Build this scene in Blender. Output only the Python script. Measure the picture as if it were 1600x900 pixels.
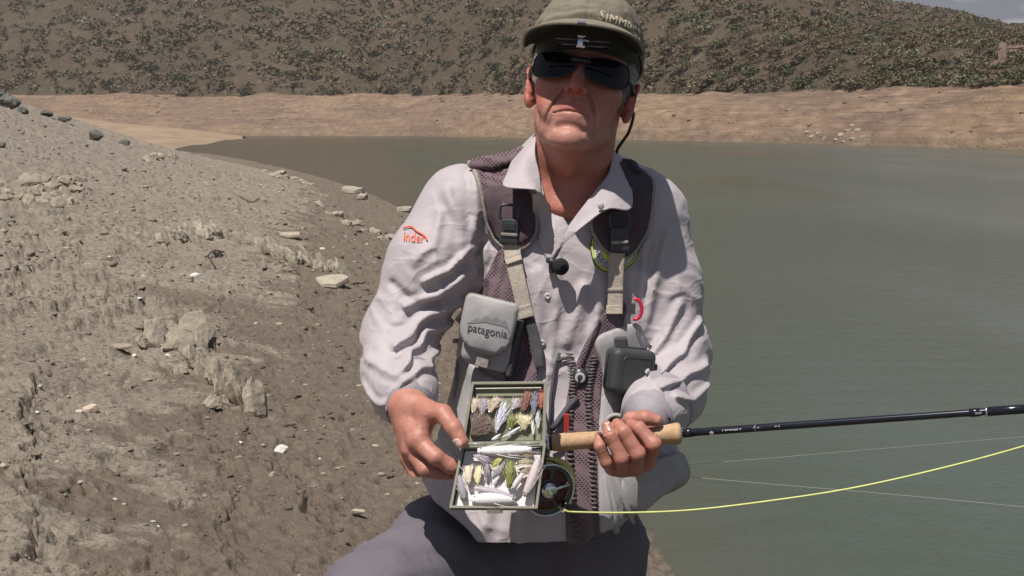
import bpy, bmesh, math, random
import numpy as np
from mathutils import Vector, Matrix
from mathutils.bvhtree import BVHTree
random.seed(7); np.random.seed(7)
for _o in list(bpy.data.objects): bpy.data.objects.remove(_o)
SC = bpy.context.scene
COL = SC.collection
# ------------------------------------------------------------------ camera
H = 1.30                      # eye of the camera above the water (water is z = 0)
FPX = 2200.0                  # focal length in pixels of the 1600 px wide photograph
PITCH = math.atan((450 - 200) / FPX)
cam_d = bpy.data.cameras.new('camera'); cam = bpy.data.objects.new('camera', cam_d); COL.objects.link(cam)
cam.location = (0, 0, H); cam.rotation_euler = (math.pi / 2 - PITCH, 0, 0)
cam_d.sensor_width = 36; cam_d.lens = 36 * FPX / 1600; cam_d.clip_start = 0.05; cam_d.clip_end = 6000
SC.camera = cam
# ------------------------------------------------------------------ sun and sky
TO_SUN = Vector((-0.235, -0.34, 0.90)).normalized()
EL = math.asin(TO_SUN.z); AZ = math.atan2(TO_SUN.x, TO_SUN.y)
sun_d = bpy.data.lights.new('sun', 'SUN'); sun_d.energy = 5.0; sun_d.angle = math.radians(0.53); sun_d.color = (1, .95, .88)
sun = bpy.data.objects.new('sun', sun_d); COL.objects.link(sun)
sun.rotation_euler = TO_SUN.to_track_quat('Z', 'Y').to_euler()
W = bpy.data.worlds.new('World'); SC.world = W; W.use_nodes = True
SC.view_settings.view_transform = 'Standard'; SC.view_settings.look = 'None'
SC.view_settings.exposure = 0.22; SC.view_settings.gamma = 1.0

# ------------------------------------------------------------------ node helpers
class NT:
    def __init__(s, tree): s.t = tree; s.n = tree.nodes; s.l = tree.links
    def new(s, typ, ins=None, **kw):
        n = s.n.new(typ)
        for k, v in kw.items(): setattr(n, k, v)
        for k, v in (ins or {}).items():
            sock = n.inputs[k]
            if isinstance(v, bpy.types.NodeSocket): s.l.new(v, sock)
            else: sock.default_value = v
        return n
    def math(s, op, a, b=0.0, c=0.0, clamp=False):
        n = s.new('ShaderNodeMath', {0: a, 1: b, 2: c}, operation=op); n.use_clamp = clamp; return n.outputs[0]
    def mix(s, f, a, b, blend='MIX'):
        n = s.n.new('ShaderNodeMix'); n.data_type = 'RGBA'; n.blend_type = blend
        for k, v in ((0, f), (6, a), (7, b)):
            if isinstance(v, bpy.types.NodeSocket): s.l.new(v, n.inputs[k])
            else: n.inputs[k].default_value = v if k == 0 else (*v[:3], 1)
        return n.outputs[2]
    def noise(s, vec, scale, detail=4, rough=.55, dist=0.0):
        ins = {'Scale': scale, 'Detail': detail, 'Roughness': rough, 'Distortion': dist}
        if vec is not None: ins['Vector'] = vec
        return s.new('ShaderNodeTexNoise', ins).outputs[0]
    def ramp(s, f, stops):
        n = s.new('ShaderNodeValToRGB', {0: f}); e = n.color_ramp.elements
        while len(e) < len(stops): e.new(.5)
        for i, (p, c) in enumerate(stops):
            e[i].position = p; e[i].color = (*c[:3], 1) if hasattr(c, '__len__') else (c, c, c, 1)
        return n.outputs[0]
    def mapv(s, vec, scale=(1, 1, 1), rot=(0, 0, 0), loc=(0, 0, 0)):
        return s.new('ShaderNodeMapping', {'Vector': vec, 'Scale': scale, 'Rotation': rot, 'Location': loc}).outputs[0]
def material(name, color=(.5, .5, .5), rough=.6, fn=None, **kw):
    m = bpy.data.materials.new(name); m.use_nodes = True
    t = NT(m.node_tree); b = t.n['Principled BSDF']
    b.inputs['Base Color'].default_value = (*color, 1); b.inputs['Roughness'].default_value = rough
    for k, v in kw.items():
        b.inputs[k.replace('_', ' ')].default_value = v
    if fn:
        co = t.new('ShaderNodeTexCoord').outputs['Object']
        geo = t.new('ShaderNodeNewGeometry').outputs['Position']
        fn(t, b, co, geo)
    return m
def bump(t, b, h, strength=.3, dist=.01, prev=None):
    ins = {'Height': h, 'Strength': strength, 'Distance': dist}
    if prev is not None: ins['Normal'] = prev
    n = t.new('ShaderNodeBump', ins).outputs[0]; t.l.new(n, b.inputs['Normal']); return n
def plain(name, color, rough=.5, var=.15, nscale=40, bs=.0, bd=.002, bscale=None, **kw):
    """material with mild colour variation and fine relief"""
    def fn(t, b, co, geo):
        n = t.noise(geo, nscale, 5)
        f = t.ramp(n, [(.3, 1 - var), (.7, 1 + var)])
        t.l.new(t.mix(1.0, color, f, 'MULTIPLY'), b.inputs['Base Color'])
        if bs: bump(t, b, t.noise(geo, bscale or nscale * 6, 3), bs, bd)
    return material(name, color, rough, fn, **kw)

# world: physical sky with a few summer clouds mixed in by direction
wt = NT(W.node_tree); bg = wt.n['Background']
sky = wt.new('ShaderNodeTexSky', sky_type='NISHITA'); sky.sun_disc = False
sky.sun_elevation = EL; sky.sun_rotation = AZ; sky.dust_density = .5; sky.altitude = 300
wco = wt.new('ShaderNodeTexCoord').outputs['Generated']
wm = wt.mapv(wco, (1, 1, 3.2), loc=(.35, .1, .2))
cl = wt.noise(wm, 2.6, 7, .55, .3)
wz = wt.new('ShaderNodeSeparateXYZ', {0: wco}).outputs[2]
cf = wt.math('MULTIPLY', wt.ramp(cl, [(.30, 0.0), (.48, 1.0)]), wt.ramp(wz, [(.05, 1.0), (.24, .15)]))
cc = wt.ramp(wt.noise(wt.mapv(wco, (1, 1, 5), loc=(2.1, 0, 1.3)), 13.0, 5), [(.44, (3.4, 3.3, 4.3)), (.62, (10.5, 10.2, 10.8))])
wt.l.new(wt.mix(cf, sky.outputs[0], cc), bg.inputs['Color'])
bg.inputs['Strength'].default_value = 0.05

# ------------------------------------------------------------------ object helpers
def obj(name, mesh, mat=None, parent=None, smooth=False, **props):
    o = bpy.data.objects.new(name, mesh); COL.objects.link(o)
    if mat is not None:
        for m in (mat if isinstance(mat, (list, tuple)) else [mat]): mesh.materials.append(m)
    if parent is not None: o.parent = parent
    if smooth: mesh.polygons.foreach_set('use_smooth', [True] * len(mesh.polygons))
    for k, v in props.items(): o[k] = v
    return o
def empty(name, label=None, cat=None, group=None, loc=(0, 0, 0)):
    o = bpy.data.objects.new(name, None); COL.objects.link(o); o.location = loc; o.empty_display_size = .1
    tag(o, label, cat, group); return o
def tag(o, label=None, cat=None, group=None, kind=None):
    if label: o['label'] = label
    if cat: o['category'] = cat
    if group: o['group'] = group
    if kind: o['kind'] = kind
    return o
def mesh_of(v, f, name='mesh'):
    me = bpy.data.meshes.new(name)
    v = np.asarray(v, dtype=np.float32)
    if isinstance(f, np.ndarray):
        n, k = f.shape
        me.vertices.add(len(v)); me.vertices.foreach_set('co', v.ravel())
        me.loops.add(n * k); me.loops.foreach_set('vertex_index', f.astype(np.int32).ravel())
        me.polygons.add(n); me.polygons.foreach_set('loop_start', np.arange(0, n * k, k, dtype=np.int32))
        me.update(calc_edges=True)
    else:
        me.from_pydata([tuple(map(float, q)) for q in v], [], [tuple(map(int, q)) for q in f]); me.update()
    me.validate()
    return me
def ray(px, py):
    d = np.array([(px - 800) / FPX, 1.0, (450 - py) / FPX])
    c, s = math.cos(PITCH), math.sin(PITCH)
    return np.array([d[0], d[1] * c + d[2] * s, -d[1] * s + d[2] * c])
def P(px, py, Y):
    """the place that is Y metres in front of the camera and seen at (px, py)"""
    r = ray(px, py); return np.array([0, 0, H]) + r * (Y / r[1])
YB = 2.2
def B(px, py, dy=0.0): return P(px, py, YB + dy)
HD = .05
def Bh(px, py, dy=0.0): return B(px, py, dy + HD)
def toz(px, py, z=0.0):
    r = ray(px, py); k = (z - H) / r[2]; return np.array([0, 0, H]) + r * k

# ------------------------------------------------------------------ noise
_R = np.random.RandomState(11).rand(64, 64, 64).astype(np.float32)
def vnoise(p, seed=0):
    p = np.asarray(p, dtype=np.float32) + np.float32(seed * 17.31)
    i = np.floor(p).astype(np.int32); f = p - i; f = f * f * (3 - 2 * f); i &= 63; j = (i + 1) & 63
    x0, y0, z0 = i[..., 0], i[..., 1], i[..., 2]; x1, y1, z1 = j[..., 0], j[..., 1], j[..., 2]
    fx, fy, fz = f[..., 0], f[..., 1], f[..., 2]
    a = _R[x0, y0, z0] * (1 - fx) + _R[x1, y0, z0] * fx; b = _R[x0, y1, z0] * (1 - fx) + _R[x1, y1, z0] * fx
    c = _R[x0, y0, z1] * (1 - fx) + _R[x1, y0, z1] * fx; d = _R[x0, y1, z1] * (1 - fx) + _R[x1, y1, z1] * fx
    return (a * (1 - fy) + b * fy) * (1 - fz) + (c * (1 - fy) + d * fy) * fz
def fbm(p, oct=4, seed=0, gain=.5):
    s = 0; a = 1; t = 0; p = np.asarray(p, dtype=np.float32)
    for o in range(oct): s = s + a * vnoise(p, seed + o); t += a; a *= gain; p = p * 2.03
    return s / t
# ------------------------------------------------------------------ distance fields
def L(p): return np.sqrt((p * p).sum(-1))
def s_ell(p, c, r, R=None):
    q = p - np.asarray(c, np.float32)
    if R is not None: q = q @ np.asarray(R, np.float32)
    r = np.asarray(r, np.float32); k0 = L(q / r); k1 = L(q / (r * r)) + 1e-9
    return k0 * (k0 - 1) / k1
def s_cap(p, a, b, r1, r2):
    a = np.asarray(a, np.float32); b = np.asarray(b, np.float32); ba = b - a
    h = np.clip(((p - a) @ ba) / (ba @ ba + 1e-12), 0, 1)
    return L(p - a - h[..., None] * ba) - (r1 + (r2 - r1) * h)
def s_chain(p, pts, rs, k=.0):
    d = None
    for i in range(len(pts) - 1):
        e = s_cap(p, pts[i], pts[i + 1], rs[i], rs[i + 1]); d = e if d is None else (smin(d, e, k) if k else np.minimum(d, e))
    return d
def s_box(p, c, h, r=0, R=None):
    q = p - np.asarray(c, np.float32)
    if R is not None: q = q @ np.asarray(R, np.float32)
    q = np.abs(q) - (np.asarray(h, np.float32) - r)
    return L(np.maximum(q, 0)) + np.minimum(q.max(-1), 0) - r
def smin(a, b, k):
    h = np.clip(.5 + .5 * (b - a) / k, 0, 1); return b + (a - b) * h - k * h * (1 - h)
def smax(a, b, k): return -smin(-a, -b, k)
def net(fn, lo, hi, vox, stride=4):
    """surface nets of a distance field, evaluated only near the surface"""
    lo, hi = np.minimum(lo, hi), np.maximum(lo, hi)
    lo = np.asarray(lo, np.float32); n = (np.ceil((np.asarray(hi) - lo) / vox / stride).astype(int)) * stride
    cs = n // stride + 1
    ax = [lo[i] + np.arange(cs[i]) * vox * stride for i in range(3)]
    G = np.stack(np.meshgrid(*ax, indexing='ij'), -1).reshape(-1, 3).astype(np.float32)
    C = fn(G).reshape(cs)
    bad = np.abs(C) < vox * stride * 1.9
    blk = np.zeros(cs - 1, bool)
    for dx in (0, 1):
        for dy in (0, 1):
            for dz in (0, 1): blk |= bad[dx:dx + cs[0] - 1, dy:dy + cs[1] - 1, dz:dz + cs[2] - 1]
    m = np.repeat(np.repeat(np.repeat(blk, stride, 0), stride, 1), stride, 2)
    D = np.repeat(np.repeat(np.repeat(C[:-1, :-1, :-1], stride, 0), stride, 1), stride, 2).astype(np.float32)
    idx = np.argwhere(m); D[m] = fn((lo + idx * vox).astype(np.float32))
    s = D < 0; N = D.shape
    c = [(0, 0, 0), (1, 0, 0), (0, 1, 0), (1, 1, 0), (0, 0, 1), (1, 0, 1), (0, 1, 1), (1, 1, 1)]
    sl = lambda a, o: a[o[0]:N[0] - 1 + o[0], o[1]:N[1] - 1 + o[1], o[2]:N[2] - 1 + o[2]]
    cnt = sum(sl(s, o).astype(np.int8) for o in c); act = (cnt > 0) & (cnt < 8)
    ai = np.argwhere(act); vid = -np.ones(act.shape, np.int64); vid[act] = np.arange(len(ai))
    acc = np.zeros((len(ai), 3)); w = np.zeros(len(ai))
    dv = [D[ai[:, 0] + o[0], ai[:, 1] + o[1], ai[:, 2] + o[2]] for o in c]
    for a in range(8):
        for b_ in range(a + 1, 8):
            df = np.array(c[b_]) - np.array(c[a])
            if np.abs(df).sum() != 1: continue
            da, db = dv[a], dv[b_]; x = (da < 0) != (db < 0)
            t = np.where(x, da / np.where(x, da - db, 1), 0)
            acc += np.where(x[:, None], np.array(c[a]) + t[:, None] * df, 0); w += x
    V = lo + (ai + acc / w[:, None]) * vox
    F = []
    for ax_ in range(3):
        u, v = [(1, 2), (2, 0), (0, 1)][ax_]
        o = [0, 0, 0]; o[ax_] = 1
        a0 = s[:N[0] - 1, :N[1] - 1, :N[2] - 1]; a1 = sl(s, o)
        e = a0 != a1
        e[(slice(None),) * u + (0,)] = False; e[(slice(None),) * v + (0,)] = False
        ei = np.argwhere(e); du = np.zeros(3, int); du[u] = 1; dv_ = np.zeros(3, int); dv_[v] = 1
        g = lambda q: vid[q[:, 0], q[:, 1], q[:, 2]]
        q = np.stack([g(ei), g(ei - du), g(ei - du - dv_), g(ei - dv_)], 1)
        fl = ~a0[ei[:, 0], ei[:, 1], ei[:, 2]]
        q[fl] = q[fl][:, ::-1]; F.append(q)
    F = np.concatenate(F); F = F[(F >= 0).all(1)]
    return V.astype(np.float32), F[:, ::-1] if False else F
def merge(parts):
    vs, fs, o = [], [], 0
    for v, f in parts: vs.append(np.asarray(v)); fs.append(np.asarray(f) + o); o += len(v)
    return np.concatenate(vs), np.concatenate(fs)
# ------------------------------------------------------------------ sweeps and simple solids
def tube(pts, r, seg=8, caps=True):
    """quads along a path; r is a number or one radius per point"""
    pts = np.asarray(pts, float); n = len(pts); r = np.full(n, r) if np.isscalar(r) else np.asarray(r, float)
    T = np.gradient(pts, axis=0); T /= np.linalg.norm(T, axis=1)[:, None] + 1e-12
    up = np.array([0, 0, 1.]) if abs(T[0][2]) < .9 else np.array([0, 1., 0])
    V = []; u = np.cross(T[0], up)
    for i in range(n):
        u = u - T[i] * (u @ T[i]); u /= np.linalg.norm(u) + 1e-12; w = np.cross(T[i], u)
        for k in range(seg):
            a = 2 * math.pi * k / seg; V.append(pts[i] + r[i] * (math.cos(a) * u + math.sin(a) * w))
    F = [(i * seg + k, i * seg + (k + 1) % seg, (i + 1) * seg + (k + 1) % seg, (i + 1) * seg + k) for i in range(n - 1) for k in range(seg)]
    if caps:
        for i, e in ((0, 0), (n - 1, 1)):
            V.append(pts[i]); c = len(V) - 1
            for k in range(0, seg):
                a, b = i * seg + k, i * seg + (k + 1) % seg
                F.append((c, b, a, c) if e == 0 else (c, a, b, c))
    F = [f if f[0] != f[3] else f[:3] for f in F]
    return np.array(V), F
def mjoin(parts):
    V, F = [], []
    for v, f in parts:
        o = len(V); V.extend(map(tuple, np.asarray(v))); F.extend([tuple(int(i) + o for i in q) for q in f])
    return V, F
def boxm(c, h, R=None):
    c = np.asarray(c, float); V = np.array([[x, y, z] for x in (-1, 1) for y in (-1, 1) for z in (-1, 1)]) * np.asarray(h)
    if R is not None: V = V @ np.asarray(R).T
    return V + c, [(0, 1, 3, 2), (4, 6, 7, 5), (0, 4, 5, 1), (2, 3, 7, 6), (0, 2, 6, 4), (1, 5, 7, 3)]
def spline(pts, n):
    """Catmull-Rom through points (any dimension)"""
    p = np.asarray(pts, float); p = np.vstack([2 * p[0] - p[1], p, 2 * p[-1] - p[-2]]); m = len(p) - 3
    out = []
    for t in np.linspace(0, m - 1e-9, n):
        i = int(t); f = t - i; a, b, c, d = p[i:i + 4]
        out.append(.5 * (2 * b + (c - a) * f + (2 * a - 5 * b + 4 * c - d) * f * f + (3 * b - a - 3 * c + d) * f ** 3))
    return np.array(out)
def grid_faces(n, m, wrap=False):
    i, j = np.meshgrid(np.arange(n - 1), np.arange(m if wrap else m - 1), indexing='ij'); i = i.ravel(); j = j.ravel(); k = (j + 1) % m
    return np.stack([i * m + j, i * m + k, (i + 1) * m + k, (i + 1) * m + j], 1)
def mod(o, typ, **kw):
    m = o.modifiers.new(typ.lower(), typ)
    for k, v in kw.items(): setattr(m, k, v)
    return m
def soft(o, w=.002, seg=2):
    mod(o, 'BEVEL', width=w, segments=seg, limit_method='ANGLE', angle_limit=.6); return o
# ================================================================== the near bank
WL = [(1.30, 1.0), (.95, 2.2), (.62, 3.2), (.47, 4.0), (.30, 5.2), (.1, 7.5), (-.35, 11), (-.8, 15)]
for _q in ((640, 333), (570, 299), (500, 277), (440, 262), (380, 249), (330, 241), (285, 236.5)):
    _w = toz(*_q); WL.append((_w[0], _w[1]))
WL += [(WL[-1][0] - 12, WL[-1][1] + 6)]
WLx = np.array([a for a, b in WL]); WLy = np.array([b for a, b in WL])
def bank_base(X, Y):
    d = np.interp(Y, WLy, WLx) - X
    h = np.where(d > 0, .13 * np.abs(d) + .0255 * np.abs(d) ** 1.8, -.25 * np.abs(d))
    near = np.clip((Y - 1) / 5, 0, 1)
    h = h * (.85 + .15 * near)
    fade = np.clip((58 - Y) / 28, .0, 1); fade = fade * fade * (3 - 2 * fade)
    fade = np.maximum(fade, .12)
    h = np.where(d > 0, h * fade, h)
    h = np.where(Y > 82, -.6, h)
    return np.where(h > 2.4, 2.4 + (h - 2.4) * .25, h)
def seg_dist(X, Y, pts):
    best = np.full(X.shape, 1e9)
    for (x0, y0), (x1, y1) in zip(pts[:-1], pts[1:]):
        dx, dy = x1 - x0, y1 - y0; t = np.clip(((X - x0) * dx + (Y - y0) * dy) / (dx * dx + dy * dy + 1e-9), 0, 1)
        best = np.minimum(best, np.hypot(X - x0 - t * dx, Y - y0 - t * dy))
    return best
def on_bank(px, py):
    """where the sight line through (px, py) meets the bank"""
    r = ray(px, py); Y = np.concatenate([np.linspace(1.5, 12, 2500), np.linspace(12, 80, 3000)])
    q = np.array([0, 0, H]) + r * (Y / r[1])[:, None]
    hit = np.argmax(q[:, 2] < bank_base(q[:, 0], q[:, 1]))
    return q[hit]
CRACKS = [([(28, 900), (52, 860), (45, 800), (38, 740), (52, 690), (45, 640), (60, 590)], .010, .05),
          ([(352, 900), (350, 850), (362, 800), (350, 770)], .008, .03),
          ([(500, 830), (465, 780), (440, 740), (430, 690)], .008, .03),
          ([(300, 510), (345, 480), (370, 455)], .014, .03)]
CRG = [([tuple(on_bank(*q)[:2]) for q in c], w, dp) for c, w, dp in CRACKS]
def bank_h(X, Y, fine=True):
    X = np.asarray(X, float); Y = np.asarray(Y, float)
    h = bank_base(X, Y); d = np.interp(Y, WLy, WLx) - X
    sc = np.clip(Y / 6, .7, 3.0)
    p = np.stack([X, Y, np.zeros_like(X)], -1)
    big = fbm(p * (.55, .55, 1), 4, 3) - .5
    h = h + big * .13 * np.clip(d / 3 + .1, 0, 1)
    if not fine: return h
    wet = np.clip(d * 3 + .5, .15, 1)
    amp = np.clip((fbm(p * .9, 3, 9) - .36) * 3.4, .12, 1)
    q = p * (3.6, 6.5, 1); q = q + (fbm(p * 3, 2, 21) - .5)[..., None] * 1.2
    m = fbm(q, 5, 5, .55) - .5
    ridge = 1 - np.abs(fbm(p * (6.5, 11, 1), 4, 31) * 2 - 1) * 2.2
    wp = (fbm(p * 5, 3, 23) - .5)[..., None] * 1.4
    fl = fbm(p * (10, 9, 1) + wp, 4, 41, .58); flake = np.clip((fl - .50) * 9, -1, 1) * .5       # stepped flakes
    f2 = np.clip((fbm(p * (34, 22, 1) + wp * 2, 3, 45) - .5) * 8, -1, 1) * .5
    clod = np.clip(fbm(p * (15, 12, 1), 3, 55) - .56, 0, 1)
    pit = np.clip(fbm(p * (18, 12, 1) + wp, 3, 77) - .60, 0, 1)
    h = h + wet * (m * .062 + np.clip(ridge, 0, 1) * .020 * amp + flake * (.009 + .018 * amp) + f2 * (.005 + .006 * amp) + clod * .06 * amp - pit * (.10 + .22 * amp))
    tt = (h + (fbm(p * 1.7, 4, 91) - .5) * .12) / .062; fr = tt - np.floor(tt); h = h + wet * np.clip(amp * 1.2, .35, 1) * .044 * (np.clip((fr - .5) * 4 + .5, 0, 1) - fr)
    for c, w, dp in CRG:
        s = seg_dist(X + (fbm(p * 14, 3, 3) - .5) * .11, Y + (fbm(p * 11, 3, 7) - .5) * .09, c)
        h = h - dp * (.3 + 1.1 * fbm(p * 9, 2, 12)) * np.exp(-(s / w) ** 2) + dp * .3 * np.exp(-((s - 2.2 * w) / w) ** 2)
    return h
def bank_z(x, y): return float(bank_h(np.array([x]), np.array([y]))[0])

nr, nc = 960, 560
Yr = 1.9 * (88 / 1.9) ** (np.linspace(0, 1, nr) ** 1.05)
uc = np.linspace(-.52, .17, nc)
YY, UU = np.meshgrid(Yr, uc, indexing='ij'); XX = YY * UU + 0.25 * (1 - np.clip(YY / 6, 0, 1))
ZZ = bank_h(XX, YY)
bank_mesh = mesh_of(np.stack([XX, YY, ZZ], -1).reshape(-1, 3), grid_faces(nr, nc)[:, ::-1])
def _soil(t, b, co, geo):
    sp = t.new('ShaderNodeSeparateXYZ', {0: geo})
    st = t.mapv(geo, (1.0, 1.9, 1.5))
    n1 = t.noise(st, 1.1, 6, .6, .5); n2 = t.noise(st, 9, 8, .62, .4); n3 = t.noise(st, 60, 5, .6)
    c = t.mix(t.ramp(n1, [(.38, 0), (.62, 1)]), (.232, .192, .152), (.310, .260, .208))
    c = t.mix(t.ramp(n2, [(.35, 0), (.65, 1)]), t.mix(.5, c, (.19, .155, .122)), c)
    c = t.mix(t.ramp(n3, [(.42, .0), (.70, .45)]), c, (.42, .37, .30))
    n4 = t.noise(t.mapv(geo, (1, .8, 1)), 30, 6, .7, .6); c = t.mix(t.ramp(n4, [(.36, .85), (.46, 0)]), c, (.10, .080, .062))  # dark specks put the shade of small pits into the colour
    n5 = t.noise(t.mapv(geo, (1, .7, 1)), 75, 4, .7, .4); c = t.mix(t.ramp(n5, [(.36, .7), (.45, 0)]), c, (.12, .095, .075)); c = t.mix(t.ramp(n5, [(.60, 0), (.72, .5)]), c, (.46, .41, .33)); c = t.mix(t.ramp(n4, [(.58, 0), (.72, .6)]), c, (.46, .41, .33))  # finer pit shade painted dark, with pale flakes
    # damp brown silt lies lower down beside the water
    wetn = t.math('ADD', sp.outputs[2], t.math('MULTIPLY', t.noise(st, 2.0, 5), -.50))
    wet = t.ramp(wetn, [(-.10, 1), (.03, 0)])
    dm = t.new('ShaderNodeVertexColor', layer_name='damp').outputs[0]
    wet = t.math('MAXIMUM', wet, t.math('MULTIPLY', dm, t.ramp(n2, [(.25, .75), (.6, 1)])))
    c = t.mix(t.math('MULTIPLY', wet, .66), c, (.130, .097, .070))
    # the slate further up is greener and greyer
    up = t.ramp(t.math('ADD', sp.outputs[2], t.math('MULTIPLY', n1, .5)), [(.85, 0), (1.5, 1)])
    c = t.mix(t.math('MULTIPLY', up, .40), c, (.235, .205, .172))
    t.l.new(c, b.inputs['Base Color'])
    r = t.ramp(wet, [(0, .93), (1, .62)]); t.l.new(r, b.inputs['Roughness'])
    nb = bump(t, b, t.noise(t.mapv(geo, (1, .8, 1)), 24, 8, .68, .5), .95, .024)
    bump(t, b, t.noise(geo, 110, 5, .65, .3), .9, .007, nb)
DAMP = [tuple(on_bank(*q)[:2]) for q in ((300, 470), (380, 480), (450, 520), (520, 560), (560, 640), (600, 720), (590, 800), (560, 900))]
_sd = seg_dist(XX, YY, DAMP); _pp = np.stack([XX, YY, XX * 0], -1); _wd = .30 + .7 * (fbm(_pp * 1.3, 4, 19) - .5) + .008 * YY
_dv = np.clip((_wd - _sd) / .22 + .5, 0, 1).ravel(); _ca = bank_mesh.color_attributes.new('damp', 'FLOAT_COLOR', 'POINT'); _ca.data.foreach_set('color', np.stack([_dv, _dv, _dv, _dv * 0 + 1], 1).astype(np.float32).ravel())
M_soil = material('dry silt', fn=_soil, rough=.93, Specular_IOR_Level=.2)
tag(obj('ground', bank_mesh, M_soil, smooth=True), kind='structure')
# the same bank where the photograph does not look
def _coarse(X, Y, k=.06): return np.stack([X, Y, bank_h(X, Y, False) - k], -1)
_Yc, _uc = np.meshgrid(1.2 * (88 / 1.2) ** np.linspace(0, 1, 130), -.50 - 2.6 * np.linspace(0, 1, 70) ** 1.4, indexing='ij')
tag(obj('ground', mesh_of(_coarse(_Yc * _uc, _Yc).reshape(-1, 3), grid_faces(130, 70)), M_soil, smooth=True), kind='structure')
_Xb, _Yb = np.meshgrid(np.linspace(-14, 2.5, 110), np.linspace(-12, 2.05, 90), indexing='ij')
tag(obj('ground', mesh_of(_coarse(_Xb, _Yb, .10).reshape(-1, 3), grid_faces(110, 90)[:, ::-1]), M_soil, smooth=True), kind='structure')
# lake bed and everything under the scene
bed = mesh_of([(-1500, -300, -2.5), (1500, -300, -2.5), (1500, 2500, -2.5), (-1500, 2500, -2.5)], [(0, 1, 2, 3)])
tag(obj('lake_bed', bed, plain('lake mud', (.13, .10, .07), .95)), kind='structure')

# ================================================================== water
def _water(t, b, co, geo):
    sp = t.new('ShaderNodeSeparateXYZ', {0: geo})
    n = t.noise(t.mapv(geo, (.5, .16, 1)), .55, 4, .5)
    # silt clouds the water close to the bank
    d = t.math('ADD', sp.outputs[0], t.math('MULTIPLY', sp.outputs[1], .10))
    sh = t.ramp(t.math('ADD', t.math('MULTIPLY', d, .32), t.math('MULTIPLY', n, .5)), [(.36, 1), (.70, 0)])
    c = t.mix(t.ramp(n, [(.3, 0), (.7, 1)]), (.046, .063, .042), (.064, .080, .055))
    c = t.mix(t.math('MULTIPLY', sh, .75), c, (.090, .070, .050))
    t.l.new(c, b.inputs['Base Color'])
    w1 = t.noise(t.mapv(geo, (1.1, 1.9, 1)), 2.3, 6, .62, .4)
    w2 = t.noise(t.mapv(geo, (1, 1.6, 1), rot=(0, 0, .3)), 14, 4, .55, .3)
    calm = t.ramp(t.noise(t.mapv(geo, (.25, .06, 1)), .8, 3), [(.36, .10), (.60, 1)])
    hgt = t.math('ADD', t.math('MULTIPLY', w1, .8), t.math('MULTIPLY', w2, .22))
    nb = t.new('ShaderNodeBump', {'Height': hgt, 'Strength': t.math('MULTIPLY', calm, .65), 'Distance': .09}).outputs[0]
    t.l.new(nb, b.inputs['Normal'])
M_water = material('murky lake water', fn=_water, rough=.16, IOR=1.33)
wm_ = mesh_of([(-900, -60, 0), (900, -60, 0), (900, 900, 0), (-900, 900, 0)], [(0, 1, 2, 3)])
tag(obj('water', wm_, M_water), kind='structure')

# ================================================================== far shore: drawdown band and hill
def zat(py, Y): return H + (ray(800, py)[2] / ray(800, py)[1]) * Y
pxs = np.concatenate([np.arange(-4200, -500, 30.0), np.arange(-500, 2100, 3.6), np.arange(2100, 4800, 30.0)])
def ip(a): return np.interp(pxs, [q[0] for q in a], [q[1] for q in a])
shore_y = ip([(-700, 224), (200, 219), (390, 213), (640, 212), (800, 215), (1000, 220), (1300, 229), (1600, 236), (2300, 250)])
top_y = ip([(-700, 150), (100, 147), (300, 149), (640, 150), (820, 148), (1010, 150), (1200, 147), (1350, 142), (1440, 138), (1600, 140), (2300, 148)])
top_y = top_y + (fbm(np.stack([pxs * .02, pxs * 0, pxs * 0], -1), 3, 2) - .5) * 9
Ys = ip([(-700, 300), (390, 235), (640, 228), (800, 190), (1000, 150), (1300, 108), (1600, 82), (2300, 60)])
Yt = Ys + ip([(-700, 50), (400, 55), (900, 48), (1600, 22), (2300, 20)])
sky_y = ip([(-700, -350), (0, -420), (600, -480), (1000, -330), (1200, -140), (1300, -50), (1380, 5), (1430, 15), (1500, 28), (1550, 38), (1600, 46), (1700, 62), (2300, 130)])
sky_y = sky_y + (fbm(np.stack([pxs * .03, pxs * 0 + 5, pxs * 0], -1), 3, 4) - .5) * 5
Yk = Yt + ip([(-700, 520), (700, 480), (1200, 290), (1600, 150), (2300, 110)])
z_t = np.array([zat(a, b) for a, b in zip(top_y, Yt)]); z_k = np.array([zat(a, b) for a, b in zip(sky_y, Yk)])
Xr = (pxs - 800) / FPX / math.cos(PITCH)
def fshore(v):
    """v in 0..1 band, 1..2 hill, 2..2.3 behind the skyline -> (Y, z) for every column"""
    if v <= 1:
        e = v ** .85
        return Ys + (Yt - Ys) * v, z_t * e - .25 * (1 - v) ** 6
    if v <= 2:
        w = v - 1; return Yt + (Yk - Yt) * w, z_t + (z_k - z_t) * (w ** .93)
    return Yk + (v - 2) * 500, z_k - (v - 2) * 160
def far_point(px, v):
    Yv, zv = fshore(v); i = np.interp(px, pxs, np.arange(len(pxs))); i0 = int(i)
    Yp = np.interp(px, pxs, Yv); zp = np.interp(px, pxs, zv); return np.array([Yp * np.interp(px, pxs, Xr), Yp, zp])
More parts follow.
